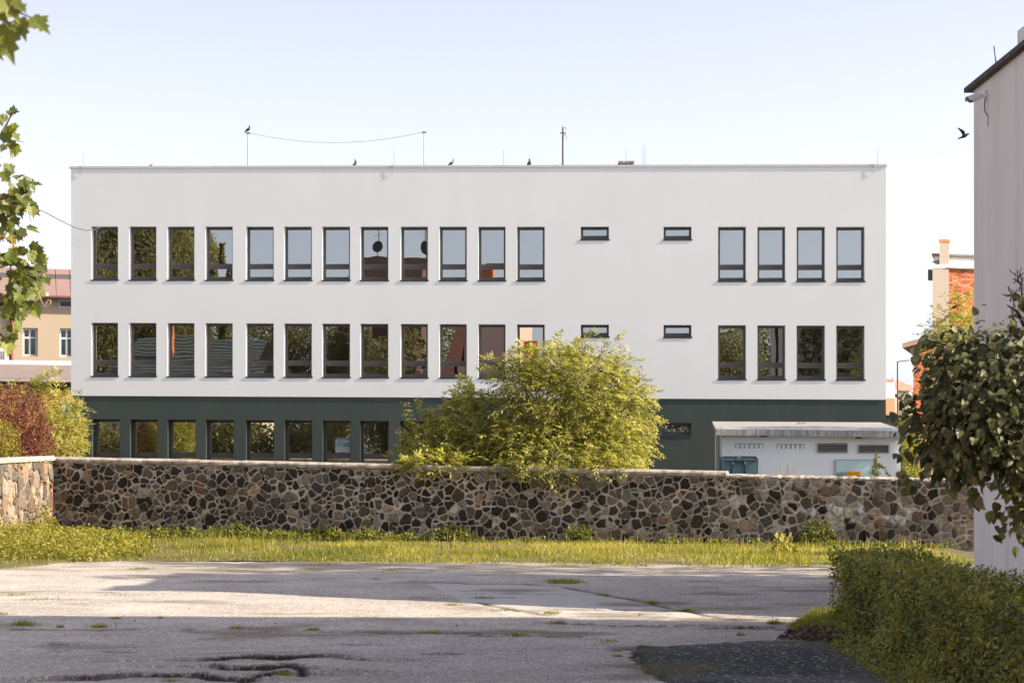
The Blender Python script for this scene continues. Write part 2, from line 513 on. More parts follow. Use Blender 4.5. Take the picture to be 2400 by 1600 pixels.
def asphalt():
    xs = np.concatenate([np.arange(-17, -6.6, 0.13), np.arange(-6.6, 7.4, 0.036), np.arange(7.4, 14, 0.15)])
    ys = np.concatenate([np.arange(15, 21, 0.06), np.arange(21, 26, 0.03), np.arange(26, 47, 0.085)])
    X, Y = np.meshgrid(xs, ys)
    # joints between wider, jittered lines keep the grid from showing
    Z = gz(X) + 0.05 * (vnoise(X, Y, 0.22, 3) - 0.5) + 0.014 * (vnoise(X, Y, 1.3, 5) - 0.5) + 0.012 * (vnoise(X, Y, 6, 9) - 0.5)
    dirt = np.zeros(X.shape); moss = np.zeros(X.shape)
    Xw = X + 0.16 * (vnoise(X, Y, 2.6, 201) - .5) + 0.05 * (vnoise(X, Y, 9, 202) - .5); Yw = Y + 0.30 * (vnoise(X, Y, 3.4, 203) - .5) + 0.10 * (vnoise(X, Y, 11, 204) - .5)
    for k, pl in enumerate(LEDGES):
        d, s = polyline_dist(Xw, Yw, jag(pl, 0.035, 7, k))
        lift = np.where(s > 0, np.exp(-np.maximum(d - 0.02, 0) / 0.9), 0)
        Z += (0.050 if k < 3 else 0.02) * lift * (0.55 + 0.9 * vnoise(X, Y, 1.7, 140 + k))
        near = (s <= 0.03); brk = np.clip(vnoise(X, Y, 1.1, 210 + k) * 3 - .7, .15, 1)
        hole = np.exp(-(d / ((0.10 if k < 3 else 0.06) * (0.5 + vnoise(X, Y, 2.3, 150 + k)))) ** 2) * near
        Z -= 0.035 * hole * brk
        dirt = np.maximum(dirt, np.exp(-(d / 0.075) ** 2) * near * brk)
        dirt = np.maximum(dirt, 0.4 * np.exp(-(d / 0.35) ** 2) * near * vnoise(X, Y, 5, 40 + k))
    for k, pl in enumerate(CRACKS):
        d, s = polyline_dist(Xw, Yw, jag(pl, 0.05, 5, 20 + k))
        w = 0.055 + 0.03 * vnoise(X, Y, 1.5, 60 + k)
        h = np.exp(-(d / w) ** 2)
        Z -= 0.035 * h
        Z += 0.012 * np.where(s > 0, np.exp(-d / 0.4), 0)
        dirt = np.maximum(dirt, 0.95 * h * np.clip(vnoise(X, Y, 1.3, 240 + k) * 3 - .8, 0, 1))
    for k, pl in enumerate(JOINTS):
        d, s = polyline_dist(X, Y, jag(pl, 0.05, 6, 50 + k))
        h = np.exp(-(d / 0.09) ** 2)
        Z -= 0.02 * h
        moss = np.maximum(moss, h * np.clip(vnoise(X, Y, 2.0, 80 + k) * 2.4 - 0.5, 0, 1))
        dirt = np.maximum(dirt, 0.5 * np.exp(-(d / 0.05) ** 2))
    jit = 0.25 * (vnoise(X, Y, 1.2, 90) - 0.5)
    sj = .16 * (vnoise(X, Y, 7, 92) - .5); patch = in_poly(X + jit + sj, Y + jit * 2 + 2 * sj, PATCH).astype(float)
    patch *= np.clip(0.55 + 0.8 * vnoise(X, Y, 0.7, 91), 0, 1)
    Z += 0.018 * patch
    sm = in_poly(X + jit, Y + jit, gp((1000, 1366), (1228, 1368), (1321, 1376), (1423, 1398), (1525, 1415), (1610, 1434), (1660, 1445), (1200, 1440), (1080, 1410))).astype(float) * 0.75
    # moss and earth creeping in from the far edge
    edge = np.clip((Y - (42.3 + 1.3 * (vnoise(X, Y, 0.35, 95) - 0.5) * 2)) / 1.2, 0, 1)
    moss = np.maximum(moss, 0.5 * edge * np.clip(vnoise(X, Y, 1.6, 96) * 2 - 0.4, 0, 1))
    moss = np.maximum(moss, 0.6 * np.clip((vnoise(X * 0.6, Y, 0.9, 97, 4) - 0.63) * 7, 0, 1))
    hed = np.exp(-((X - 4.35) / 0.35) ** 2) * (Y < 30.5)
    moss = np.maximum(moss, 0.7 * hed); 
    o = grid_mesh('asphalt', X, Y, Z, {'dirt': dirt, 'moss': moss, 'patch': patch, 'smooth': sm}, asphalt_mat())
    tag(o, kind='structure')
asphalt()

# ------------------------------------------------------------------ the long white building
TAN = 0.061
FY = 69.2
TH = math.atan(TAN)
NOUT = Vector((-math.sin(TH), -math.cos(TH), 0))
UDIR = Vector((math.cos(TH), -math.sin(TH), 0))
def A(px, py, inset=0.0):
    Y = FY / (1 + TAN * (px - CX) / F)
    return P(px, py, Y) - NOUT * inset

W12 = [(214.3, 276.5), (303, 366.4), (392.3, 455.7), (481.5, 545.2), (576.8, 641.4), (666, 730.8), (755.4, 820.3), (844.8, 910),
       (939.2, 1002.7), (1030, 1093.9), (1121.2, 1184.7), (1211.7, 1276.6)]
WR = [(1683, 1748.3), (1775.3, 1840.5), (1867.2, 1933.5), (1960, 2026.4)]
W3 = [(215.8, 280.8), (304.7, 369.7), (392.9, 458.3), (482.5, 548), (576.5, 641.9), (666.8, 731.5), (756, 821.5), (843.9, 910.8),
      (937.9, 1003), (1029, 1094), (1120, 1185), (1211, 1276)]
XL, XR = 166.5, 2076.5
def lin(a, b_): return lambda x: a + (b_ - a) * (x - XL) / (XR - XL)
YL = [lin(393, 388.3), lin(530.8, 531.6), lin(562.3, 564.6), lin(658, 661.8), lin(755.8, 763.3), lin(787, 794.5), lin(883.2, 892.8), lin(927, 936.5),
      lin(981.4, 994), lin(1013, 1027), lin(1113, 1127), lin(1240, 1262)]
# (x0, x1, top line, bottom line, kind)
WINS = []
for a, b_ in W12 + WR:
    WINS.append((a, b_, 1, 3, 'tall')); WINS.append((a, b_, 4, 6, 'tall'))
for a, b_ in ((1361, 1427), (1555.3, 1620.5)):
    WINS.append((a, b_, 1, 2, 'slot')); WINS.append((a, b_, 4, 5, 'slot'))
for a, b_ in W3: WINS.append((a, b_, 8, 10, 'ground'))
WINS.append((1553.6, 1620, 8, 9, 'slot'))

def office():
    base = A((XL + XR) / 2, 1240)
    root = thing('office_building', base, 'long white three storey building with dark green ground floor behind the stone wall', 'building')
    DEP = {'tall': 0.30, 'slot': 0.24, 'ground': 0.42}
    for part, lo, hi, mt, shift in (('upper_wall', 0, 7, M['white'], 0.0), ('ground_floor_wall', 7, 11, M['dark'], 0.025)):
        mb = MB()
        wins = [w for w in WINS if lo <= w[2] and w[3] <= hi]
        xs = sorted({XL, XR} | {w[0] for w in wins} | {w[1] for w in wins})
        for i in range(len(xs) - 1):
            xm = (xs[i] + xs[i + 1]) / 2
            for j in range(lo, hi):
                if any(w[0] < xm < w[1] and w[2] <= j < w[3] for w in wins): continue
                a, b_ = xs[i], xs[i + 1]
                mb.face([A(a, YL[j + 1](a), shift), A(b_, YL[j + 1](b_), shift), A(b_, YL[j](b_), shift), A(a, YL[j](a), shift)])
        for x0, x1, t, bt, k in wins:
            d = DEP[k] + 0.08
            o = [A(x0, YL[bt](x0), shift), A(x1, YL[bt](x1), shift), A(x1, YL[t](x1), shift), A(x0, YL[t](x0), shift)]
            n = [p - NOUT * d for p in o]
            for q in range(4):
                r = (q + 1) % 4
                mb.face([o[q], o[r], n[r], n[q]])
        if lo == 0:   # drip lip where the thicker render ends
            a, b_ = A(XL, YL[7](XL)), A(XR, YL[7](XR))
            mb.face([a, a - NOUT * 0.03, b_ - NOUT * 0.03, b_])
            for x in (XL, XR):
                p, q = A(x, YL[0](x)), A(x, YL[7](x))
                mb.face([p, q, q - NOUT * 12, p - NOUT * 12])
        else:
            for x in (XL, XR):
                p, q = A(x, YL[7](x), shift), A(x, YL[11](x), shift)
                mb.face([p, q, q - NOUT * 12, p - NOUT * 12])
        mb.build(part, mt, root)
    # back wall, floors and partitions, so that the rooms behind the glass are rooms
    mb = MB()
    a, b_ = A(XL, 0), A(XR, 0)
    zt, zb = A(1200, 391).z, A(1200, 1250).z
    def slab(z0, z1, d0, d1):
        q = [Vector((p.x, p.y, 0)) - NOUT * d for p, d in ((a, d0), (b_, d0), (b_, d1), (a, d1))]
        mb.hexa([Vector((p.x, p.y, z0)) for p in q], [Vector((p.x, p.y, z1)) for p in q])
    slab(zb, zt - 0.35, 12.0, 12.3)
    slab(zb, zt - 0.35, 6.2, 6.35)
    for y0 in (700, 917): 
        z = A(1200, y0).z; slab(z - 0.15, z + 0.15, 0.5, 11.9)
    mb.build('inner_wall', M['interior'], root)
    mb = MB()
    slab(zt - 0.34, zt - 0.04, 0.35, 12.35)
    mb.build('roof', M['roofgrey'], root)
    # sheet metal roof edge in lengths
    edges = np.linspace(XL - 4, XR + 3, 12)
    for i in range(11):
        x0, x1 = edges[i] , edges[i + 1]
        mb = MB()
        p = [A(x0, YL[0](x0)), A(x1 - 0.35, YL[0](x1))]
        q = []
        for dn, dz in ((0.022, -0.03), (0.022, 0.045), (-0.45, 0.045), (-0.45, -0.03)):
            q.append([pt + NOUT * dn + Vector((0, 0, dz)) for pt in p])
        ring0, ring1 = [r[0] for r in q], [r[1] for r in q]
        mb.rings([ring0, ring1])
        mb.build('roof_edge', M['coping'], root)
    # thin bracket clips standing on the edge
    for x in np.arange(XL + 30, XR, 61.5):
        p = A(x, YL[0](x)) + Vector((0, 0, 0.045))
        mb = MB()
        mb.tube([p - NOUT * 0.1, p - NOUT * 0.1 + Vector((0, 0, 0.05))], 0.012, 4)
        mb.build('roof_clip', M['metal'], root)
    for x in (192, 921, 2047):
        mb = MB()
        p = A(x, YL[0](x)) + NOUT * 0.028
        mb.tube([p + Vector((0, 0, 0.1)), p + Vector((0, 0, -0.12)), p + Vector((0.03, 0, -0.2))], 0.006, 5)
        mb.tube([p + Vector((0.03, 0, -0.2)), p + Vector((0.03, 0, -0.24))], 0.012, 6)
        mb.build('drip_spout', M['metal'], root)
    fr = Matrix(((UDIR.x, -NOUT.x, 0, 0), (UDIR.y, -NOUT.y, 0, 0), (0, 0, 1, 0), (0, 0, 0, 1)))   # local x along, y inwards, z up
    rnd = random.Random(5)
    for x0, x1, t, bt, k in WINS:
        sh = 0.025 if k == 'ground' or t == 8 else 0.0
        d = DEP[k]
        bl = A(x0, YL[bt](x0), sh); br = A(x1, YL[bt](x1), sh); tl = A(x0, YL[t](x0), sh)
        w = (br - bl).length - 0.004; h = tl.z - bl.z - 0.004
        org = bl - NOUT * d + Vector((0, 0, 0.002)) + UDIR * 0.002
        L = Matrix.Translation(org) @ fr
        fm = MB()
        sw, hd = 0.075, 0.085
        sill = 0.05
        if k == 'tall':  bars = [(0, sill, 0.115), (0.0, 0.43, 0.50), (0.0, 0.512, 0.61)]
        elif k == 'ground': bars = [(0, 0.06, 0.2), (0, 0.62, 0.80)]
        else: bars = [(0, sill, 0.13)]
        bars = [(a, b_ + sill if i == 0 and k != 'ground' else b_, c + (sill if i == 0 and k != 'ground' else 0)) for i, (a, b_, c) in enumerate(bars)]
        fm.box((0, 0, sill), (sw, 0.075, h), L); fm.box((w - sw, 0, sill), (w, 0.075, h), L)
        fm.box((sw, 0.001, h - hd), (w - sw, 0.075, h), L)
        for i, (_, z0, z1) in enumerate(bars):
            z0 = sill if i == 0 else z0
            fm.box((sw, 0.001, z0), (w - sw, 0.074 if i else 0.075, z1), L)
        if k == 'tall':
            fm.box((sw, 0.02, 0.5), (w - sw, 0.07, 0.512), L)
        f = fm.build('window', M['frame'], root, org)
        # panes
        if k == 'tall': zz = [(bars[0][2], 0.43), (0.61, h - hd)]
        elif k == 'ground': zz = [(bars[0][2], 0.62), (0.80, h - hd)]
        else: zz = [(bars[0][2], h - hd)]
        for z0, z1 in zz:
            pm = MB()
            ty, tx = rnd.uniform(-0.0014, 0.0014), rnd.uniform(-0.0014, 0.0014)
            b4 = [(sw, 0.03 - ty, z0), (w - sw, 0.03 + ty, z0), (w - sw, 0.03 + ty + tx, z1), (sw, 0.03 - ty + tx, z1)]
            pm.face([L @ Vector(p) for p in b4])
            pm.build('pane', M['glass'], f)
        sm = MB()
        sm.box((-0.02, -d - 0.016, -0.005), (w + 0.035, -d - 0.003, sill - 0.005), L)
        sm.box((0.003, -d - 0.003, 0.003), (w - 0.003, -0.002, sill - 0.006), L)
        sm.build('sill', M['sill'], f)
        if abs(x0 - 756) < 1 and k == 'ground':
            POSTER['L'], POSTER['w'], POSTER['h'] = L, w, h
    return root
POSTER = {}
office_root = office()

def office_poster():
    L = POSTER['L']
    w = POSTER['w']
    x0, x1 = 0.37, w - 0.08
    zt = POSTER['h'] - 0.085 - 0.49
    z0, z1 = zt - 0.51, zt
    root = thing('window_poster', L @ Vector((x0, 0.02, z0)), 'blue and white poster with cropped lettering behind a ground floor window', 'poster')
    mb = MB(); mb.box((x0, 0.014, z0 + 0.2), (x1, 0.018, z1 - 0.0), L)
    mb.build('blue_panel', mat('poster_blue', (0.16, 0.33, 0.36), 0.6, 0.1), root)
    mb = MB(); mb.box((x0, 0.014, z0), (x1, 0.018, z0 + 0.197), L)
    mb.build('white_panel', mat('poster_white', (0.52, 0.53, 0.52), 0.6, 0.15), root)
    def text(s, z, size, xo=0.0):
        text_mesh(s, size, M['poster_ink'], root, L @ Vector((x0 + xo, 0.011, z)), -TH, 1.0, 0.92)
    M['poster_ink'] = mat('poster_ink', (0.72, 0.75, 0.75), 0.6, 0.03)
    text('ECZEN', z1 - 0.185, 0.165)
    text('83 229', z1 - 0.30, 0.105)
office_poster()

# ------------------------------------------------------------------ what stands on its roof
def roof_p(px, back=0.3): return A(px, YL[0](px), back) + Vector((0, 0, 0.046))
def pole(px, ytop, label, name='roof_mast', r=0.024, mt='metal'):
    p = roof_p(px, 1.0); p.z -= 0.05
    top = P(px, ytop, p.y)
    root = thing(name, p, label, 'mast')
    mb = MB(); mb.tube([p, Vector((p.x, p.y, top.z))], [r, r * 0.8], 8); mb.build('pole', M[mt], root)
    mb = MB(); mb.box((p.x - .15, p.y - .15, p.z), (p.x + .15, p.y + .15, p.z + .05)); mb.build('foot', M['metal'], root)
    return root, Vector((p.x, p.y, top.z))
r1, c1 = pole(568, 311, 'white roof mast at the left end of the sagging cable, with a bird on top')
r2, c2 = pole(987, 309, 'white roof mast at the right end of the sagging cable')
for r_, c_ in ((r1, c1), (r2, c2)):
    mb = MB(); mb.tube([c_ - Vector((.07, 0, .02)), c_ + Vector((.07, 0, -.02))], 0.025, 6); mb.build('crosspiece', M['darkmetal'], r_)
mb = MB()
pts = []
for i in range(25):
    t = i / 24
    p = c1.lerp(c2, t); p.z -= 4 * 0.36 * t * (1 - t) ; pts.append(p)
mb.tube(pts, 0.008, 5)
tag(mb.build('cable', M['metal']), 'thin cable sagging between the two white roof masts', 'cable')

def antenna():
    p = roof_p(1316, 1.2); p.z -= .05
    top = P(1316, 297, p.y)
    root = thing('antenna_mast', p, 'thin grey antenna mast with small receivers near its top', 'antenna')
    mb = MB(); mb.tube([p, Vector((p.x, p.y, top.z))], [0.035, 0.025], 7); mb.build('pole', M['darkmetal'], root)
    z = top.z
    for dz, s in ((-0.06, 0.07), (-0.30, 0.12)):
        mb = MB(); c = Vector((p.x, p.y - .05, z + dz))
        mb.tube([c, c + Vector((0.11, -0.02, 0.02))], 0.015, 5)
        ring = lambda r, x: [c + Vector((x, math.cos(a) * r, math.sin(a) * r)) for a in np.linspace(0, 2 * math.pi, 11)[:-1]]
        mb.rings([ring(0.02, 0.09), ring(s, 0.12), ring(s * 0.9, 0.15)])
        mb.build('receiver', M['whiteplastic'], root)
    mb = MB(); mb.tube([Vector((p.x - .09, p.y, z - .22)), Vector((p.x + .1, p.y, z - .22))], 0.02, 5); mb.build('bracket', M['darkmetal'], root)
antenna()
for px, yt, lab in ((180, 357, 'thin lightning rod at the far left corner of the roof'), (917, 352, 'thin lightning rod left of the right cable mast'),
                    (1177, 350, 'thin lightning rod between two roof birds'), (1467, 350, 'thin lightning rod above the flat roof vent'),
                    (1507, 345, 'short rod of the close pair right of the roof vent'), (1512, 336, 'taller rod of the close pair right of the roof vent'),
                    (2063, 350, 'thin lightning rod at the right corner of the roof')):
    p = roof_p(px, 0.8); p.z -= .05; top = P(px, yt, p.y)
    root = thing('lightning_rod', p, lab, 'lightning rod', 'lightning rods on the roof')
    mb = MB(); mb.tube([p, Vector((p.x, p.y, top.z))], [0.008, 0.004], 5); mb.build('rod', M['darkmetal'], root)
    mb = MB(); mb.tube([p, p + Vector((0, 0, 0.06))], [0.07, 0.03], 8); mb.build('foot', M['concrete'], root)
def vent():
    p = roof_p(1466, 3.0); p.z -= 0.05
    top = P(1466, 380.5, p.y).z
    root = thing('roof_vent', p, 'low brick vent with a flat concrete cap on the roof', 'chimney')
    mb = MB(); mb.box((p.x - .24, p.y - .3, p.z - .05), (p.x + .24, p.y + .3, top - .07)); mb.build('stack', M['pier'], root)
    mb = MB(); mb.box((p.x - .27, p.y - .35, top - .07), (p.x + .27, p.y + .35, top)); mb.build('cap', M['concrete'], root)
vent()

# ------------------------------------------------------------------ birds
M['bird'] = mat('dark_feathers', (0.035, 0.034, 0.037), 0.7, 0.4, 30)
M['birdpale'] = mat('grey_feathers', (0.20, 0.19, 0.19), 0.7, 0.5, 25)
M['beak'] = mat('beak', (0.10, 0.08, 0.05), 0.5, 0.05)
def ell_ring(c, d, r1_, r2_, n=8):
    d = Vector(d).normalized(); s = d.cross(Vector((0, 1, 0)))
    s = s.normalized() if s.length > 1e-4 else Vector((1, 0, 0))
    u = Vector((0, 1, 0))
    return [Vector(c) + s * math.cos(a) * r1_ + u * math.sin(a) * r2_ for a in np.linspace(0, 2 * math.pi, n + 1)[:-1]]
def bird(foot, lean, turn, label, mt, size=1.0, group='birds on the roof'):
    """Standing pigeon: tail down at the back, upright chest, small head."""
    root = thing('bird', foot, label, 'bird', group)
    S = size * .78
    def T(x, z, y=0): # local bird: x forward, z up
        ca, sa = math.cos(lean), math.sin(lean)
        xx, zz = x * ca - z * sa, x * sa + z * ca
        return Vector((foot.x + (xx * math.cos(turn) - y * math.sin(turn)) * S, foot.y + (xx * math.sin(turn) + y * math.cos(turn)) * S, foot.z + (0.10 + zz) * S))
    prof = [(-0.20, -0.035, 0.012, 0.035), (-0.12, 0.0, 0.025, 0.035), (-0.06, 0.02, 0.055, 0.055), (0.02, 0.035, 0.07, 0.066), (0.08, 0.06, 0.06, 0.058),
            (0.115, 0.10, 0.038, 0.036), (0.125, 0.135, 0.03, 0.029), (0.135, 0.165, 0.034, 0.031), (0.15, 0.185, 0.02, 0.02)]
    mb = MB(); rr = []
    for k, (x, z, a, b_) in enumerate(prof):
        x0, z0 = prof[max(k - 1, 0)][:2]; x1, z1 = prof[min(k + 1, len(prof) - 1)][:2]
        tx, tz = x1 - x0, z1 - z0; l = math.hypot(tx, tz); nx, nz = -tz / l, tx / l
        rr.append([T(x + nx * a * math.cos(t), z + nz * a * math.cos(t), b_ * math.sin(t)) for t in np.linspace(0, 2 * math.pi, 9)[:-1]])
    mb.rings(rr); mb.build('body', mt, root, smooth=True)
    for s in (-1, 1):
        mb = MB()
        up = [(-0.17, -0.02), (-0.05, 0.075), (0.06, 0.08), (0.07, 0.02), (-0.04, -0.015)]
        mb.rings([[T(x, z, s * 0.066) for x, z in up], [T(x * .96, z * .96, s * 0.078) for x, z in up]])
        mb.build('wing', M['bird'], root)
        mb = MB(); mb.tube([T(0.0, -0.02, s * 0.025), Vector((foot.x, foot.y + s * 0.02 * S, foot.z))], 0.006 * S, 5); mb.build('leg', M['beak'], root)
    mb = MB(); mb.tube([T(0.155, 0.175), T(0.195, 0.165)], [0.010 * S, 0.002], 5); mb.build('beak', M['beak'], root)
bird(c1 + Vector((0, 0, 0.0)), 0.35, 0.0, 'black bird perched on top of the left cable mast', M['bird'], 0.95)
bird(roof_p(349), 0.1, 0.6, 'small bird on the roof edge left of the cable masts', M['birdpale'], 0.62)
bird(roof_p(830), 0.75, 0.5, 'upright dark pigeon on the roof edge below the sagging cable', M['bird'], 0.95)
bird(roof_p(1056), 0.25, 0.0, 'pale pigeon on the roof edge right of the cable masts', M['birdpale'], 1.0)
bird(roof_p(1240), 0.85, 1.2, 'upright dark pigeon on the roof edge left of the antenna', M['bird'], 1.0)
def flyer():
    c = P(2258, 316, 45.0)
    s = 45.0 / F
    root = thing('bird', c, 'dark bird in flight with its wing raised, left of the beige wall', 'bird')
    def q(zx, zy, dy=0): return P(2220 + zx / 26.13, 280 + zy / 26.13, 45.0 + dy)
    prof = [((640, 1195), 30), ((860, 1110), 55), ((1000, 1040), 110), ((1120, 985), 105), ((1230, 920), 60), ((1300, 895), 45), ((1345, 890), 18)]
    mb = MB(); rr = []
    for k, ((x, y), w) in enumerate(prof):
        (xa, ya), (xb, yb) = prof[max(k - 1, 0)][0], prof[min(k + 1, len(prof) - 1)][0]
        l = math.hypot(xb - xa, yb - ya); nx, ny = -(yb - ya) / l, (xb - xa) / l
        wm = w / 26.13 * s
        rr.append([q(x + nx * w * math.cos(t), y + ny * w * math.cos(t), wm * 0.9 * math.sin(t)) for t in np.linspace(0, 2 * math.pi, 9)[:-1]])
    mb.rings(rr); mb.build('body', M['bird'], root, smooth=True)
    for sy, off in ((-1, 0.0), (1, 70.0)):
        out = [(930, 970), (860, 830), (720, 640), (600, 510), (700, 530), (900, 630), (1040, 730), (1050, 900)]
        mb = MB()
        f0 = [q(x + off * 0.6, y + off * 0.3, sy * (0.03 + 0.12 * (970 - y) / 460)) for x, y in out]
        f1 = [p + Vector((0.004, 0.012 * sy, 0)) for p in f0]
        mb.rings([f0, f1]); mb.build('wing', M['bird'], root)
    mb = MB(); mb.tube([q(1340, 890), q(1400, 888)], [0.012, 0.002], 5); mb.build('beak', M['beak'], root)
flyer()
# ------------------------------------------------------------------ rubble stone walls
def clip_poly(poly, nx, ny, c):
    """Keep the part of the polygon where nx*x + ny*y <= c."""
    out = []
    n = len(poly)
    for i in range(n):
        a, b_ = poly[i], poly[(i + 1) % n]
        da, db = nx * a[0] + ny * a[1] - c, nx * b_[0] + ny * b_[1] - c
        if da <= 0: out.append(a)
        if (da < 0) != (db < 0) and abs(da - db) > 1e-12:
            t = da / (da - db)
            out.append((a[0] + (b_[0] - a[0]) * t, a[1] + (b_[1] - a[1]) * t))
    return out

def poly_area(p):
    return 0.5 * sum(p[i][0] * p[(i + 1) % len(p)][1] - p[(i + 1) % len(p)][0] * p[i][1] for i in range(len(p)))

def set_tint(me, val):
    at = me.attributes.new('tint', 'FLOAT', 'POINT')
    at.data.foreach_set('value', np.full(len(me.vertices), val, np.float32))

def stone_cells(length, bot, top, step, seed, aspect=1.25):
    """Power diagram of jittered seeds with varied weights: irregular stones of mixed size. bot, top: functions of u."""
    r = random.Random(seed)
    seeds = []
    nrow = int(3.0 / step) + 1
    du = step * aspect
    for j in range(nrow):
        for i in range(int(length / du) + 2):
            if r.random() < 0.20: continue
            u = (i + 0.5 * (j % 2) + r.uniform(-.42, .42)) * du
            v = (j + r.uniform(-.42, .42)) * step
            w = r.choice([0.0, 0.1, 0.3, 0.8, 2.0]) * step * step * 0.7
            seeds.append((u, v - 0.5, w))
    cell = {}
    B = step * 3
    for k, s in enumerate(seeds): cell.setdefault((int(s[0] // B), int(s[1] // B)), []).append(k)
    out = []
    for k, (u, v, w) in enumerate(seeds):
        if not (0 < u < length): continue
        b0, t0 = bot(u), top(u)
        if v < b0 - step or v > t0 + step: continue
        poly = [(u - 1, v - 1), (u + 1, v - 1), (u + 1, v + 1), (u - 1, v + 1)]
        poly = clip_poly(poly, -1, 0, -0.01); poly = clip_poly(poly, 1, 0, length - 0.01)
        sl = (top(u + .05) - top(u - .05)) / .1
        if abs(sl) > 0.2: sl = 0
        poly = clip_poly(poly, -sl, 1, t0 - sl * u - 0.015)
        poly = clip_poly(poly, 0, -1, -(b0 - 0.05))
        for cx in range(int(u // B) - 1, int(u // B) + 2):
            for cy in range(int(v // B) - 1, int(v // B) + 2):
                for q in cell.get((cx, cy), ()):
                    if q == k or not poly: continue
                    u2, v2, w2 = seeds[q]
                    dx, dy = u2 - u, v2 - v      # neighbours above and below bed flatter
                    poly = clip_poly(poly, dx, dy, (u2 * u2 + v2 * v2 - w2 - u * u - v * v + w) / 2)
        if len(poly) > 2 and poly_area(poly) > 0.003: out.append(poly)
    return out

def stone_mesh(mb, poly, to3, r, gap=0.009, relief=1.0):
    """A stone: rough outline set back in the mortar, bevelled and bulging face. to3(u, v, d): d metres proud of the mortar face."""
    n = len(poly)
    cx = sum(p[0] for p in poly) / n; cy = sum(p[1] for p in poly) / n
    ring = []
    blocky = r.random() < .45
    for i in range(n):                       # knock the corners off, less on squared stones
        a, b_ = poly[i], poly[(i + 1) % n]
        L = math.hypot(b_[0] - a[0], b_[1] - a[1])
        if L < 0.03: continue
        for t in ((0.05, 0.5, 0.95) if blocky and L > .08 else (0.14, 0.5, 0.86) if L > 0.15 else (0.18, 0.82) if L > 0.07 else (0.5,)):
            j = .016 if t == 0.5 else .010
            ring.append((a[0] + (b_[0] - a[0]) * t + r.uniform(-j, j), a[1] + (b_[1] - a[1]) * t + r.uniform(-j, j)))
    if len(ring) < 4: return None
    wv = lambda x, y, k: mnoise.noise(Vector((x * 5.5, y * 5.5, k)))
    ring = [(x + .046 * wv(x, y, 1.7), y + .046 * wv(x, y, 9.3)) for x, y in ring]
    def sh(p, s, g):
        dx, dy = p[0] - cx, p[1] - cy
        L = math.hypot(dx, dy) + 1e-6
        k = max(0.25, (L - g) / L) * s
        return (cx + dx * k, cy + dy * k)
    g = gap + (r.uniform(0.001, 0.013) if r.random() < .6 else r.uniform(.010, .030))
    tx, ty = r.uniform(-.10, .10), r.uniform(-.10, .10)
    d0 = r.uniform(0.018, 0.065) * relief
    dep = lambda p, d: d + (p[0] - cx) * tx + (p[1] - cy) * ty
    R0 = [sh(p, 1.0, g) for p in ring]
    R1 = [sh(p, 0.97, g + 0.004) for p in ring]
    R2 = [sh(p, 0.80, g) for p in ring]
    i0 = len(mb.v); m_ = len(ring)
    mb.v += [tuple(to3(p[0], p[1], -0.03)) for p in R0]
    mb.v += [tuple(to3(p[0], p[1], max(0.004, dep(p, d0 * .55)))) for p in R1]
    mb.v += [tuple(to3(p[0], p[1], max(0.008, dep(p, d0 + r.uniform(-.004, .008))))) for p in R2]
    mb.v.append(tuple(to3(cx, cy, d0 + 0.01)))
    for k in range(2):
        for j in range(m_):
            a, b_ = i0 + k * m_ + j, i0 + k * m_ + (j + 1) % m_
            mb.f.append((a, b_, b_ + m_, a + m_)); mb.m.append(0)
    for j in range(m_):
        mb.f.append((i0 + 2 * m_ + j, i0 + 2 * m_ + (j + 1) % m_, i0 + 3 * m_)); mb.m.append(0)
    return (cx, cy)

def rubble(root, cells, to3, tintf, limit, seed, gap=0.009):
    r = random.Random(seed)
    cells = sorted(cells, key=lambda p: -poly_area(p))
    rest = MB(); rt = []
    for i, poly in enumerate(cells):
        mb = MB() if i < limit else rest
        n0 = len(mb.v)
        c = stone_mesh(mb, poly, to3, r, gap)
        if c is None: continue
        t = tintf(c[0], c[1], r)
        if i < limit:
            o = mb.build('stone', M['stone'], root, to3(c[0], c[1], 0))
            set_tint(o.data, t)
        else:
            rt += [t] * (len(rest.v) - n0)
    if rest.v:
        o = rest.build('small_stones', M['stone'], root)
        at = o.data.attributes.new('tint', 'FLOAT', 'POINT'); at.data.foreach_set('value', np.array(rt, np.float32))
        tag(o, kind='stuff')

WHITE = [(1735, 1174, 20, 12), (1826, 1236, 18, 11), (1888, 1198, 8, 10), (1956, 1196, 14, 12), (1962, 1212, 14, 12), (2005, 1214, 16, 9), (2019, 1188, 8, 9), (1960, 1232, 16, 12), (1990, 1205, 9, 8),
         (2090, 1217, 12, 12), (2112, 1218, 9, 12), (2118, 1183, 8, 9), (2139, 1198, 12, 10), (1064, 1195, 13, 9), (1950, 1253, 12, 8), (1845, 1177, 9, 7), (1908, 1200, 9, 8)]
PINKISH = [(945, 1205, 14, 12), (340, 1152, 9, 10), (430, 1118, 9, 9), (1175, 1222, 13, 9), (205, 1180, 12, 8)]
WL = Vector(((124 - CX) / F * 59.8, 59.8, 0)); WRt = Vector(((2300 - CX) / F * 54.4, 54.4, 0))
WD = (WRt - WL); WLEN = WD.length; WD.normalize()
WN = Vector((WD.y, -WD.x, 0))                        # towards the camera
def wall_u(px):
    """Distance along the wall where the column px meets its face."""
    k = (px - CX) / F
    # WL.x + u*WD.x = k*(WL.y + u*WD.y)
    return (k * WL.y - WL.x) / (WD.x - k * WD.y)
def wall_z(px, py):
    p = WL + WD * wall_u(px)
    return EYE - (py - HZ) / F * p.y
U_STEP = wall_u(1704)
z_tl, z_ts, z_s2, z_tr = wall_z(124, 1082), wall_z(1704, 1117), wall_z(1704, 1117), wall_z(2290, 1129)
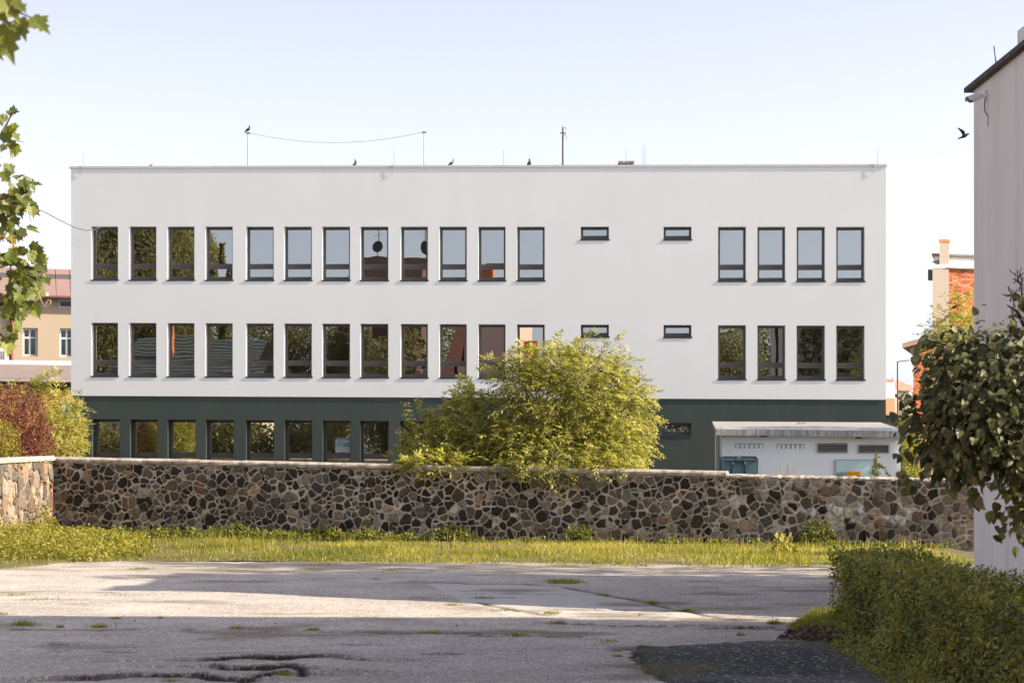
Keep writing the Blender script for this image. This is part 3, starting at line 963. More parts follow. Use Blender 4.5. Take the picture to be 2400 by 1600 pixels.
def wtop(u):
    return z_tl + (z_ts - z_tl) * u / U_STEP if u < U_STEP else z_s2 + (z_tr - z_s2) * (u - U_STEP) / (WLEN - U_STEP)
def wbot(u):
    return float(gz((WL + WD * u).x))
def front_wall():
    root = thing('stone_wall', WL + Vector((0, 0, wbot(0))), 'long dark rubble stone wall with pale mortar running below the white building', 'wall')
    th = 0.42
    mb = MB()
    us = list(np.linspace(0, WLEN, 60))
    for a, b_ in zip(us[:-1], us[1:]):
        q = [WL + WD * a, WL + WD * b_, WL + WD * b_ - WN * th, WL + WD * a - WN * th]
        zz = [a, b_, b_, a]
        mb.hexa([Vector((p.x, p.y, wbot(u) - 0.3)) for p, u in zip(q, zz)], [Vector((p.x, p.y, wtop(u))) for p, u in zip(q, zz)])
    mb.build('mortar', M['mortar'], root)
    to3 = lambda u, v, d: WL + WD * u + WN * d + Vector((0, 0, v))
    cells = [q for q in stone_cells(WLEN, wbot, wtop, 0.142, 3) if poly_area(q) > .012 or random.random() > .3]
    def pxpy(u, v):
        p = WL + WD * u
        return CX + p.x / p.y * F, HZ + (EYE - v) / p.y * F
    wset = []
    def tint(u, v, r):
        px, py = pxpy(u, v)
        for wx, wy, rx, ry in WHITE:
            if abs(px - wx) < rx and abs(py - wy) < ry: return r.uniform(0.96, 1.0)
        for wx, wy, rx, ry in PINKISH:
            if abs(px - wx) < rx and abs(py - wy) < ry: return 0.90
        pale = 0.17 + 0.34 * max(0, (px - 1450) / 700)
        x = r.random()
        if x < pale: return r.uniform(0.66, 0.90)
        if x < pale + 0.28: return r.uniform(0.48, 0.66)
        return r.uniform(0.02, 0.44)
    rubble(root, cells, to3, tint, 300, 4)
    # coping slabs up to the step, then a rough mortar cap
    u = -0.35; r = random.Random(9)
    while u < U_STEP - 0.15:
        L = r.uniform(1.35, 1.75)
        e = min(u + L, U_STEP)
        if U_STEP - e < 0.5: e = U_STEP
        mb = MB()
        jz = r.uniform(-.008, .008)
        rings = []
        for k in range(5):
            t = u + 0.006 + (e - u - 0.012) * k / 4
            p = WL + WD * t; z = wtop(t) + 0.004 + jz
            w_ = lambda: r.uniform(-.008, .008)
            prof = [(0.075 + w_(), 0.0), (0.085 + w_(), 0.03), (0.08 + w_(), 0.085), (0.02 + w_(), 0.135 + w_()), (-0.40, 0.15), (-0.50, 0.09), (-0.50, 0.0)]
            rings.append([p + WN * a + Vector((0, 0, z + b_)) for a, b_ in prof])
        mb.rings(rings)
        mb.build('coping_stone', M['concrete'], root, WL + WD * u)
        u = e
    mb = MB(); rings = []
    for k in range(70):
        t = U_STEP + 0.02 + (WLEN - U_STEP - 0.02) * k / 69
        p = WL + WD * t; z = wtop(t)
        w_ = lambda a: r.uniform(-a, a)
        prof = [(0.03 + w_(.02), -0.02), (0.035 + w_(.02), 0.02 + w_(.012)), (0.0 + w_(.02), 0.055 + w_(.02)), (-0.2, 0.075 + w_(.015)), (-0.4, 0.06), (-0.43, -0.02)]
        rings.append([p + WN * a + Vector((0, 0, z + b_)) for a, b_ in prof])
    mb.rings(rings); mb.build('mortar_cap', M['concrete'], root)
front_wall()

def side_wall():
    x = WL.x + 0.02
    yA, yB = 59.55, 48.0
    L = yA - yB
    root = thing('stone_wall', (x, yA, float(gz(x))), 'sunlit tan stone wall at the far left, meeting the dark wall in a corner', 'wall')
    b0 = float(gz(x))
    tp = lambda u: z_tl + 0.04 - 0.006 * u
    bt = lambda u: b0
    mb = MB()
    mb.hexa([(x - .42, yA - L, b0 - .3), (x, yA - L, b0 - .3), (x, yA, b0 - .3), (x - .42, yA, b0 - .3)],
            [(x - .42, yA - L, tp(L)), (x, yA - L, tp(L)), (x, yA, tp(0)), (x - .42, yA, tp(0))])
    mb.build('mortar', mat('sandy_mortar', (0.22, 0.165, 0.12), 0.97, 0.4, 4.0, bmp=0.9, bscale=20, bdist=0.02), root)
    to3 = lambda u, v, d: Vector((x + d, yA - u, v))
    cells = [c for c in stone_cells(L, bt, tp, 0.24, 8, 1.5)]
    rubble(root, cells, to3, lambda u, v, r: r.uniform(0.42, 0.62) if r.random() < .5 else r.uniform(0.62, 0.78), 300, 12, 0.02)
    u = -0.2; r = random.Random(2)
    while u < L:
        e = u + r.uniform(1.3, 1.7)
        mb = MB(); rings = []
        for k in range(3):
            t = u + .006 + (e - u - .012) * k / 2
            prof = [(0.07, 0.0), (0.08, 0.08), (0.02, 0.13), (-0.44, 0.13), (-0.5, 0.0)]
            rings.append([Vector((x + a, yA - t, tp(t) + .004 + c)) for a, c in prof])
        mb.rings(rings); mb.build('coping_stone', M['concrete'], root, (x, yA - u, tp(u)))
        u = e
side_wall()

# ------------------------------------------------------------------ the tall plain wall on the right and its camera
BX, BY1 = 9.02, 40.0
def beige_house():
    zt = P(0, 213, BY1).z
    zb = float(gz(BX)) - 0.2
    global PLAIN
    root = PLAIN = thing('plain_house', (BX, BY1, float(gz(BX))), 'tall windowless beige rendered house at the right edge, streaked wall and dark roof verge', 'building')
    mb = MB()
    # plan 9 m deep; the unseen near end of the roof is sloped to shape its shadow
    ys = [BY1, 35.5, 31.4]
    zs = [zt, zt + 0.02, 2.6]
    for a, b_, za, zc in ((ys[0], ys[1], zs[0], zs[1]), (ys[1], ys[2], zs[1], zs[2])):
        mb.face([(BX, a, zb), (BX, b_, zb), (BX, b_, zc), (BX, a, za)])
        mb.face([(BX + 9, a, zb), (BX + 9, b_, zb), (BX + 9, b_, zc), (BX + 9, a, za)])
    mb.face([(BX, ys[0], zb), (BX + 9, ys[0], zb), (BX + 9, ys[0], zs[0]), (BX, ys[0], zs[0])])
    mb.face([(BX, ys[2], zb), (BX + 9, ys[2], zb), (BX + 9, ys[2], zs[2]), (BX, ys[2], zs[2])])
    mb.build('wall', M['beige'], root)
    for (a, za), (b_, zc) in (((ys[0] + .25, zs[0]), (ys[1] - 0.003, zs[1])), ((ys[1] - 0.05, zs[1] + 0.003), (ys[2] - .2, zs[2] + 0.003))):
        mb = MB()
        mb.hexa([(BX - .14, b_, zc), (BX + 9.1, b_, zc), (BX + 9.1, a, za), (BX - .14, a, za)], [(BX - .14, b_, zc + .09), (BX + 9.1, b_, zc + .09), (BX + 9.1, a, za + .09), (BX - .14, a, za + .09)])
        mb.build('roof', mat('dark_roof_edge', (0.085, 0.072, 0.06), 0.9, 0.5, 9, bmp=0.6), root)
    # a raised stub of roof at the right, just touching the frame
    mb = MB(); mb.box((BX - .05, 34.9, zt + 0.093), (BX + 3, 36.35, zt + 0.42)); mb.build('parapet', M['beige'], root)
    return zt
BZT = beige_house()
def rod_on_beige():
    p0 = P(2338, 158, 38.3); p0.x = BX + 0.05; p0.z = BZT + 0.09
    root = thing('lightning_rod', p0, 'leaning lightning rod on the dark verge of the beige house', 'lightning rod', 'lightning rods on the roof')
    t = P(2332, 108, 38.3)
    mb = MB(); mb.tube([p0, Vector((p0.x - .06, p0.y, t.z))], [0.016, 0.01], 5); mb.build('rod', M['darkmetal'], root)
    mb = MB(); mb.tube([p0 - Vector((0, 0, .02)), p0 + Vector((0, 0, .06))], [0.05, 0.03], 6); mb.build('foot', M['darkmetal'], root)
rod_on_beige()
def cctv():
    Y = 38.9
    c = P(2306, 222, Y); c.x = BX
    root = thing('security_camera', c, 'white bullet security camera with a cable high on the corner of the beige house', 'camera')
    circ = lambda cc, ax, r, n=12: [cc + (Vector((0, 1, 0)).cross(ax).normalized() * math.cos(a) + ax.cross(Vector((0, 1, 0)).cross(ax).normalized()).normalized() * math.sin(a)) * r for a in np.linspace(0, 2 * math.pi, n + 1)[:-1]]
    X_ = Vector((-1, 0, 0))
    b0 = c + Vector((-0.004, 0, 0))
    mb = MB(); mb.rings([circ(b0, X_, 0.085), circ(b0 + X_ * .05, X_, 0.085), circ(b0 + X_ * .075, X_, 0.055)])
    mb.build('mount', M['whiteplastic'], root)
    j = b0 + X_ * .13 + Vector((0, 0, -.03))
    mb = MB(); mb.tube([b0 + X_ * .07, j], [0.035, 0.03], 8); mb.build('arm', M['whiteplastic'], root)
    ax = Vector((-0.85, -0.30, -0.33)).normalized()
    mb = MB(); mb.rings([circ(j, ax, .03), circ(j + ax * .02, ax, .065), circ(j + ax * .20, ax, .07), circ(j + ax * .21, ax, .066)])
    mb.build('body', M['whiteplastic'], root, smooth=False)
    mb = MB(); e = j + ax * .205
    mb.rings([circ(e, ax, .058), circ(e + ax * .045, ax, .056)]); mb.build('lens', M['black'], root)
    up = Vector((0, 0, 1)); up = (up - ax * up.dot(ax)).normalized(); sd = ax.cross(up)
    mb = MB()
    ringv = lambda d, r: [j + ax * d + (sd * math.cos(a) + up * math.sin(a)) * r for a in np.linspace(-0.2, math.pi + .2, 9)] + [j + ax * d + (sd * math.cos(a) + up * math.sin(a)) * (r - .006) for a in np.linspace(math.pi + .2, -0.2, 9)]
    mb.rings([ringv(.04, .08), ringv(.29, .08)]); mb.build('sunshield', M['whiteplastic'], root)
    mb = MB(); w = Vector((BX - .02, Y, 0))
    pts = [b0 + Vector((-.03, -.02, -.08)), b0 + Vector((-.05, -.03, -.2)), b0 + Vector((-.04, -.03, -.32)), b0 + Vector((-.005, -.10, -.42)), b0 + Vector((0.002, -.12, -.44)), b0 + Vector((0.0, -.12, -.62))]
    mb.tube(pts, 0.011, 5); mb.build('cable', M['darkmetal'], root)
cctv()

# ------------------------------------------------------------------ the low shed behind the wall
def shed():
    Y0 = 60.5
    yaw = -0.035
    o3 = P(1692, 1111, Y0)
    zb = float(gz(o3.x)) - 0.2
    fr = Matrix.Translation((o3.x, o3.y, 0)) @ Matrix.Rotation(yaw, 4, 'Z')
    W = (P(2108, 0, Y0).x - P(1692, 0, Y0).x) / math.cos(yaw)
    zl = lambda px, py, Y=Y0: P(px, py, Y).z
    ze = zl(1692, 1019)                     # underside of the eave
    root = thing('transformer_shed', (o3.x, o3.y, zb + .2), 'low pale shed with a sloping sheet roof and vents behind the stone wall', 'shed')
    mb = MB()
    D = 3.2
    slot = [(zl(0, 1041), zl(0, 1060))]
    gx = lambda px: (P(px, 0, Y0).x - o3.x) / math.cos(yaw)
    gr = [(gx(1916), gx(1983), zl(0, 1040), zl(0, 1059)), (gx(2011), gx(2079), zl(0, 1043.5), zl(0, 1059.5))]
    mb.box((0, 0, zb), (W, D, ze + 0.22), fr); mb.build('wall', M['shedwhite'], root)
    # roof slab
    zf, zk = zl(0, 1006), zl(0, 987, Y0 + 3.2)
    mb = MB()
    def rp(x, y, z): return fr @ Vector((x, y, z))
    x0, x1 = gx(1676), gx(2124)
    b_ = [(x0, -.35, zf - .14), (x1, -.35, zf - .14 - .07), (x1 - .32, 3.3, zk - .17), (x0 + .12, 3.3, zk - .14)]
    t_ = [(x0, -.35, zf), (x1, -.35, zf - .07), (x1 - .32, 3.3, zk - .03), (x0 + .12, 3.3, zk)]
    mb.hexa([rp(*p) for p in b_], [rp(*p) for p in t_])
    m, nt, bb, out = nodes('stained_sheet_roof')
    st = noise_tex(nt, 1.0, 6, 0.7, stretch=(0.5, 6, 6))
    c = ramp(nt, [(0.35, (0.20, 0.205, 0.215)), (0.65, (0.31, 0.295, 0.285))], st).outputs[0]
    nt.links.new(c, bb.inputs['Base Color']); bb.inputs['Roughness'].default_value = 0.7
    mb.build('roof', m, root)
    m, nt, bb, out = nodes('streaked_fascia')
    st = noise_tex(nt, 5.0, 6, 0.8, stretch=(2.2, 2.2, 0.15))
    c = ramp(nt, [(0.40, (0.13, 0.138, 0.15)), (0.62, (0.38, 0.39, 0.41))], st).outputs[0]
    nt.links.new(c, bb.inputs['Base Color']); bb.inputs['Roughness'].default_value = 0.8
    mb = MB()
    mb.hexa([rp(x0, -.372, zf - .17), rp(x1, -.372, zf - .24), rp(x1, -.353, zf - .24), rp(x0, -.353, zf - .17)],
            [rp(x0, -.372, zf + .01), rp(x1, -.372, zf - .06), rp(x1, -.353, zf - .06), rp(x0, -.353, zf + .01)])
    mb.build('fascia', m, root)
    for a, c_, z1, z0 in gr:
        mb = MB()
        fw = .02
        mb.box((a - .03, -.03, z0 - .03), (c_ + .03, -.003, z0), fr); mb.box((a - .03, -.03, z1), (c_ + .03, -.003, z1 + .03), fr)
        mb.box((a - .03, -.03, z0), (a, -.003, z1), fr); mb.box((c_, -.03, z0), (c_ + .03, -.003, z1), fr)
        v = mb.build('louvre_vent', M['metal'], root, rp(a, 0, z0))
        mb = MB(); mb.box((a, -.008, z0), (c_, -.004, z1), fr); mb.build('backing', M['black'], v)
        for k in range(4):
            z = z0 + (z1 - z0) * (k + .12) / 4
            mb = MB()
            mb.hexa([rp(a, -.045, z), rp(c_, -.045, z), rp(c_, -.04, z), rp(a, -.04, z)], [rp(a, -.016, z + (z1 - z0) * .15), rp(c_, -.016, z + (z1 - z0) * .15), rp(c_, -.011, z + (z1 - z0) * .15), rp(a, -.011, z + (z1 - z0) * .15)])
            mb.build('slat', M['metal'], v)
    for s0, s1, ya, yb in ((1724, 1790, 1040, 1050), (1821, 1886, 1041.5, 1051)):
        n = 6
        for k in range(n):
            w = (gx(s1) - gx(s0)) / n
            a = gx(s0) + w * k
            z1, z0 = zl(0, ya), zl(0, yb)
            mb = MB(); mb.box((a + .010, -.012, z0), (a + w * .72, -.003, z1), fr)
            v = mb.build('vent_brick', M['shedwhite'], root, rp(a, 0, z0))
            mb = MB(); mb.box((a - .006, -.006, z1), (a + w * .72 + .016, -.003, z1 + .016), fr); mb.box((a - .006, -.006, z0), (a + .010, -.003, z1), fr); mb.box((a + w * .72, -.006, z0 - .01), (a + w * .72 + .014, -.003, z1), fr)
            mb.build('recess', M['darkmetal'], v)
    for px, py in ((1789, 1019), (2009, 1023)):
        a, z = gx(px), zl(px, py)
        mb = MB(); mb.box((a - .05, -.22, z - .02), (a + .05, -.003, z + .03), fr); mb.box((a - .09, -.26, z - .07), (a + .09, -.12, z - .02), fr)
        l = mb.build('floodlight', M['darkmetal'], root, rp(a, -.1, z))
        mb = MB(); mb.box((a - .075, -.25, z - .085), (a + .075, -.13, z - .071), fr); mb.build('lens', M['whiteplastic'], l)
    # dark downpipe at the left corner
    mb = MB(); a = gx(1684); mb.tube([rp(a, .35, zb), rp(a, .35, ze + .1)], .06, 8); mb.build('downpipe', M['metal'], root)
    # sill block on the wall: blue board
    bx0, bx1 = gx(1956), gx(2050)
    z1, z0 = zl(0, 1076), zl(0, 1076) - 1.1
    rootb = thing('notice_board', rp(bx0, -.04, z0), 'pale blue board on the shed with dark letters cut off by the wall', 'notice board')
    mb = MB(); mb.box((bx0 + .035, -.045, z0), (bx1, -.02, z1 - .03), fr); mb.build('panel', mat('pale_blue_board', (0.42, 0.60, 0.66), 0.5, 0.06), rootb)
    mb = MB(); mb.box((bx0, -.055, z0), (bx0 + .033, -.004, z1), fr); mb.box((bx0 + .033, -.055, z1 - .03), (bx1, -.004, z1), fr); mb.build('frame', mat('board_frame', (0.34, 0.42, 0.46), 0.5, 0.05), rootb)
    text_mesh('NINI', 0.30, M['black'], rootb, rp(gx(1960), -.05, zl(0, 1122)), yaw, 0.42)
    mb = MB(); mb.box((gx(1978), -.05, zl(0, 1117.2)), (gx(2019), -.046, zl(0, 1115.4)), fr); mb.build('blue_line', mat('blue_line', (0.10, 0.22, 0.36), .6, .05), rootb)
    sx0, sx1 = gx(1983), gx(2014.5)
    rs = thing('number_plate_sign', rp(sx0, -.06, zl(0, 1114.6)), 'small yellow sign with red GLB 7704 lettering on the pale blue board', 'sign')
    mb = MB(); mb.box((sx0, -.07, zl(0, 1114.6)), (sx1, -.056, zl(0, 1103.6)), fr); mb.build('plate', mat('yellow_plate', (0.62, 0.32, 0.02), .5, .06), rs)
    text_mesh('GLB  7704', 0.088, mat('red_letters', (0.30, 0.04, 0.02), .6, .05), rs, rp(sx0 + .02, -.0725, zl(0, 1111.6)), yaw, 0.82)
    mb = MB(); mb.box((gx(1992.5), -.066, zl(0, 1118)), (gx(2004), -.056, zl(0, 1114.9)), fr); mb.build('tab', mat('pale_tab', (.6, .6, .42), .6, .05), rs)
    # twig lying on the roof
    zr = zf + (zk - zf) * 0.72
    mb = MB(); p = rp(gx(1884), 2.1, zr - .02)
    mb.tube([p, p + Vector((.06, 0, .05)), p + Vector((.18, .03, .02)), p + Vector((.27, 0, .05))], [.012, .016, .014, .008], 5)
    tag(mb.build('twig', mat('dry_twig', (.32, .22, .12), .9, .2)), 'dry twig lying on the sheet roof of the shed', 'twig')
    # rubbish container in front of the shed
    c0, c1_ = P(1691.5, 1069, 58.6), P(1776.5, 1069, 58.6)
    yb = 58.6; zg = float(gz(c0.x)); zt = c0.z
    rb = thing('waste_container', ((c0.x + c1_.x) / 2, yb + .4, zg), 'teal wheeled waste container half hidden behind the stone wall', 'bin')
    teal = mat('teal_plastic', (0.075, 0.155, 0.185), 0.45, 0.12, 4.0); tdark = mat('teal_plastic_dark', (0.028, 0.055, 0.068), 0.45, 0.1)
    w = c1_.x - c0.x
    zlid = zt - (1077.5 - 1069) / F * yb
    def fx(t): return c0.x + w * t
    mb = MB(); mb.hexa([(fx(.09), yb + .1, zg + .2), (fx(.91), yb + .1, zg + .2), (fx(.91), yb + .75, zg + .2), (fx(.09), yb + .75, zg + .2)],
                       [(fx(.015), yb, zlid - .012), (fx(.985), yb, zlid - .012), (fx(.985), yb + .85, zlid - .012), (fx(.015), yb + .85, zlid - .012)]); mb.build('body', teal, rb)
    mb = MB(); rings = []
    for yy, g_ in ((yb - .04, .02), (yb - .02, 0), (yb + .8, 0), (yb + .9, .03)):
        rr = []
        for cxx, czz, a0 in ((fx(1) - .07, zt - .07, 0), (fx(0) + .07, zt - .07, 90)):
            for a in range(0, 91, 30): rr.append(Vector((cxx + math.cos(D2R(a0 + a)) * (.07 - g_), yy, czz + math.sin(D2R(a0 + a)) * (.07 - g_))))
        rr += [Vector((fx(0) + g_, yy, zlid)), Vector((fx(1) - g_, yy, zlid))]
        rings.append(rr)
    mb.rings(rings); mb.build('lid', teal, rb)
    mb = MB()
    tpts = [(fx(0) + .012, zg + .4), (fx(0) + .012, zt - .05), (fx(0) + .05, zt - .008), (fx(1) - .05, zt - .008), (fx(1) - .012, zt - .05), (fx(1) - .03, zg + .4)]
    mb.tube([(x, yb - .045, z) for x, z in tpts], .018, 6); mb.build('rim', tdark, rb)
    mb = MB(); mb.box((fx(.02), yb - .03, zlid - .03), (fx(.98), yb - .012, zlid - .004)); mb.build('seam', tdark, rb)
    mb = MB(); mb.box((fx(.31), yb - .045, zlid - .085), (fx(.65), yb - .0125, zlid - .031)); mb.build('grip_recess', M['black'], rb)
    mb = MB(); mb.box((fx(.42), yb - .075, zlid + .02), (fx(.53), yb - .03, zt - .005)); mb.build('latch', teal, rb)
    for s, (ta, tb) in enumerate(((.31, .25), (.65, .71))):
        mb = MB(); mb.tube([(fx(ta), yb - .012, zlid - .1), (fx(tb), yb + .06, zg + .5)], .022, 6); mb.build('rib', tdark, rb)
        mb = MB(); mb.box((fx(ta) - .04, yb - .05, zlid - .12), (fx(ta) + .04, yb - .0125, zlid - .045)); mb.build('bracket', teal, rb)
    for xx in (.14, .86):
        for yy in (yb + .15, yb + .7):
            mb = MB(); mb.rings([[Vector((fx(xx) - .03, yy + math.cos(a) * .1, zg + .1 + math.sin(a) * .1)) for a in np.linspace(0, 2 * math.pi, 13)[:-1]], [Vector((fx(xx) + .03, yy + math.cos(a) * .1, zg + .1 + math.sin(a) * .1)) for a in np.linspace(0, 2 * math.pi, 13)[:-1]]])
            mb.build('wheel', M['black'], rb)
shed()

# ------------------------------------------------------------------ houses behind
def sash(mb_parent, fr, x0, x1, z0, z1, frame_mat, cols=2, rows=(0.66,), glass='glass_blue', curtain=True, fw=.07):
    """Old window with glazing bars standing in a shallow recess; returns its part."""
    mb = MB()
    mb.box((x0, -.03, z0), (x0 + fw, .05, z1), fr); mb.box((x1 - fw, -.03, z0), (x1, .05, z1), fr)
    mb.box((x0 + fw, -.029, z0), (x1 - fw, .05, z0 + fw), fr); mb.box((x0 + fw, -.029, z1 - fw), (x1 - fw, .05, z1), fr)
    for k in range(1, cols):
        xm = x0 + (x1 - x0) * k / cols
        mb.box((xm - fw * .5, -.028, z0 + fw), (xm + fw * .5, .05, z1 - fw), fr)
    for t in rows:
        zm = z0 + (z1 - z0) * t
        mb.box((x0 + fw, -.033, zm - fw * .5), (x1 - fw, .045, zm + fw * .5), fr)
    w = mb.build('window', frame_mat, mb_parent, fr @ Vector((x0, 0, z0)))
    mb = MB(); mb.face([fr @ Vector(p) for p in ((x0 + .02, .0, z0 + .02), (x1 - .02, .0, z0 + .02), (x1 - .02, .0, z1 - .02), (x0 + .02, .0, z1 - .02))]); mb.build('pane', M[glass], w)
    if curtain:
        mb = MB(); mb.face([fr @ Vector(p) for p in ((x0 + .02, .042, z0 + .02), (x1 - .02, .042, z0 + .02), (x1 - .02, .042, z1 - .02), (x0 + .02, .042, z1 - .02))]); mb.build('curtain', M['blind'], w)
    mb = MB(); mb.box((x0 - .12, -.16, z0 - .1), (x1 + .12, .0, z0 - .003), fr); mb.build('sill', M['roofmauve'], w)
    return w

def panel_wall(fr, x0, x1, z0, z1, holes, depth=None):
    """Wall face with recessed rectangular openings in the frame's x-z plane."""
    mb = MB()
    xs = sorted({x0, x1} | {h[0] for h in holes} | {h[1] for h in holes}); zs = sorted({z0, z1} | {h[2] for h in holes} | {h[3] for h in holes})
    for a, b_ in zip(xs[:-1], xs[1:]):
        for c, d in zip(zs[:-1], zs[1:]):
            if any(h[0] <= a and b_ <= h[1] and h[2] <= c and d <= h[3] for h in holes): continue
            mb.face([fr @ Vector(p) for p in ((a, 0, c), (b_, 0, c), (b_, 0, d), (a, 0, d))])
    for h in holes:
        q = [(h[0], h[2]), (h[1], h[2]), (h[1], h[3]), (h[0], h[3])]
        for i in range(4):
            a, b_ = q[i], q[(i + 1) % 4]
            mb.face([fr @ Vector((a[0], 0, a[1])), fr @ Vector((b_[0], 0, b_[1])), fr @ Vector((b_[0], .3, b_[1])), fr @ Vector((a[0], .3, a[1]))])
    return mb

def facade(o, yaw, back=None):
    """Frame plus a pixel-to-local map for a wall through o with that yaw."""
    fr = frame((o.x, o.y, 0), yaw)
    d = Vector((math.cos(yaw), math.sin(yaw), 0))
    if back is not None:            # a corner that is not square: the return wall runs along BACK
        bk = Vector((back[0], back[1], 0)).normalized()
        fr[0][1], fr[1][1] = bk.x, bk.y
    def loc(px, py):
        k = (px - CX) / F
        u = (k * o.y - o.x) / (d.x - k * d.y)
        p = o + d * u
        return u, EYE - (py - HZ) / F * p.y
    return fr, loc

def peach_house():
    o = P(26, 800, 92.0)
    yaw = D2R(20)
    fr, loc = facade(o, yaw)
    root = thing('peach_house', (o.x, o.y, float(gz(o.x))), 'sunlit peach house with a mauve sheet roof and blue windows at the far left', 'building')
    zb = float(gz(o.x)) - .2
    ze = loc(90, 694)[1]
    def rect(a, b_, t, bt):
        (x0, z1), (x1, _), (_, z0) = loc(a, t), loc(b_, t), loc(a, bt)
        return (x0, x1, z0, z1)
    wins = [rect(53.5, 88.5, 768, 834), rect(140, 175, 769, 836), rect(53, 89, 699, 719), rect(138, 174, 700.5, 721)]
    x0, x1 = 0.04, loc(260, 700)[0]
    mb = panel_wall(fr, x0, x1, zb, ze, wins)
    mb.face([fr @ Vector(p) for p in ((x1, 0, zb), (x1, 9, zb), (x1, 9, ze), (x1, 0, ze))])
    mb.face([fr @ Vector(p) for p in ((x0, 9, zb), (x1, 9, zb), (x1, 9, ze), (x0, 9, ze))])
    mb.build('wall', M['peach'], root)
    mb = MB(); xl = loc(-60, 700)[0]
    mb.box((xl, .35, zb), (.0, 9, ze), fr); mb.build('side_wall', M['cream'], root)
    fr2 = fr @ Matrix.Translation((0, .22, 0))
    for i, w in enumerate(wins):
        sash(root, fr2, w[0] + .01, w[1] - .01, w[2] + .01, w[3] - .01, M['whiteplastic'], 2 if i < 2 else 1, (0.66,) if i < 2 else (), curtain=i < 2, glass='glass_blue', fw=.075)
    # steep sheet roof in panels with a darker upper strip
    zr0, zr1, zr2, zr3 = ze - .02, loc(90, 653)[1], loc(90, 642)[1], loc(90, 629)[1]
    def slope(z): return -.42 + (z - zr0) * .30
    edges = [xl] + [loc(p, 650)[0] for p in (30, 96, 129, 162.5, 196, 230)] + [x1 + .3]
    for a, b_ in zip(edges[:-1], edges[1:]):
        for z0, z1, mt in ((zr0, zr1, 'roofmauve'), (zr1, zr2, 'darkmetal'), (zr2, zr3, 'roofmauve')):
            mb = MB()
            g = .012
            mb.hexa([fr @ Vector(p) for p in ((a + g, slope(z0) - .03, z0), (b_ - g, slope(z0) - .03, z0), (b_ - g, slope(z0) + .1, z0), (a + g, slope(z0) + .1, z0))],
                    [fr @ Vector(p) for p in ((a + g, slope(z1) - .03, z1 - .004), (b_ - g, slope(z1) - .03, z1 - .004), (b_ - g, slope(z1) + .1, z1 - .004), (a + g, slope(z1) + .1, z1 - .004))])
            mb.build('roof_panel', M[mt], root, fr @ Vector((a, 0, z0)))
    mb = MB(); mb.box((xl, -.3, zr0 + .01), (x1, 9, zr0 + .08), fr)
    mb.box((xl, slope(zr3) + .03, zr3 - .3), (x1, 9, zr3 - .05), fr); mb.build('roof', M['roofmauve'], root)
    mb = MB(); mb.tube([fr @ Vector((xl, -.5, zr0 - .03)), fr @ Vector((x1, -.5, zr0 - .03))], .07, 8); mb.build('gutter', mat('brown_gutter', (.13, .07, .055), .6, .1), root)
    mb = MB(); mb.tube([fr @ Vector((.03, -.1, zb)), fr @ Vector((.03, -.1, ze))], .055, 8); mb.build('downpipe', mat('red_downpipe', (.22, .07, .055), .6, .1), root)
    u, z = loc(104, 692); mb = MB(); mb.box((u - .1, -.6, z - .07), (u + .1, -.47, z + .07), fr); mb.build('lamp', M['whiteplastic'], root)
    # air conditioner box
    a = loc(-1, 816); c = loc(14.5, 849)
    ra = thing('air_conditioner', fr @ Vector((a[0], .1, c[1])), 'white air conditioner box on the peach house at the left frame edge', 'air conditioner')
    mb = MB(); mb.box((a[0] - .3, -.3, c[1]), (c[0] + .08, .34, a[1]), fr); mb.build('casing', M['whiteplastic'], ra)
    for k in range(5):
        xx = a[0] - .2 + k * .09
        mb = MB(); mb.box((xx, -.325, c[1] + .12), (xx + .045, -.302, a[1] - .12), fr); mb.build('slat', M['metal'], ra)
peach_house()

def lean_to():
    o = P(0, 900, 84.5)
    yaw = D2R(20)
    fr, loc = facade(o, yaw)
    root = thing('flat_annex', (o.x, o.y, float(gz(o.x))), 'low orange annex with a mauve sheet roof in front of the peach house', 'building')
    xl, xr = loc(-50, 900)[0], loc(230, 900)[0]
    zb = float(gz(o.x)) - .2
    zf = loc(80, 906)[1]; zg = loc(80, 891)[1]
    mb = MB(); mb.box((xl, 0, zb), (xr, 4.5, zf + .1), fr); mb.build('wall', M['orange'], root)
    mb = MB(); mb.box((xl, -.22, zf), (xr, -.003, loc(80, 894)[1]), fr); mb.build('fascia', M['darkmetal'], root)
    back = 5.2
    zt = EYE - (853 - HZ) / F * (o.y + back)
    mb = MB()
    mb.hexa([fr @ Vector(p) for p in ((xl, -.3, zg - .03), (xr, -.3, zg - .03), (xr, back, zt - .1), (xl, back, zt - .1))], [fr @ Vector(p) for p in ((xl, -.3, zg + .05), (xr, -.3, zg + .05), (xr, back, zt), (xl, back, zt))])
    mb.build('roof', M['roofgrey'], root)
    mb = MB(); mb.tube([fr @ Vector((xl, -.36, zg - .04)), fr @ Vector((xr, -.36, zg - .04))], .06, 8); mb.build('gutter', M['metal'], root)
    mb = MB(); mb.box((xl, back + .01, zt - .1), (xr, back + .2, zt + .17), fr); mb.build('ridge_flashing', M['whiteplastic'], root)
    for px in (38, 138):
        u, z = loc(px, 900); mb = MB(); mb.tube([fr @ Vector((u, -.3, z)), fr @ Vector((u, -.223, z))], .05, 8); mb.build('spotlight', M['black'], root)
    s0, s1 = loc(144, 945), loc(176, 976)
    rs = thing('blue_sign', fr @ Vector((s0[0], -.1, s1[1])), 'plain light blue sign on the orange annex beside the white building', 'sign')
    mb = MB(); mb.box((s0[0], -.12, s1[1]), (s1[0], -.07, s0[1]), fr); mb.build('panel', mat('light_blue_sign', (.27, .45, .56), .5, .1), rs)
    mb = MB(); mb.box((s0[0] - .03, -.069, s1[1] - .03), (s1[0] + .03, -.02, s0[1] + .03), fr); mb.build('frame', M['metal'], rs)
lean_to()

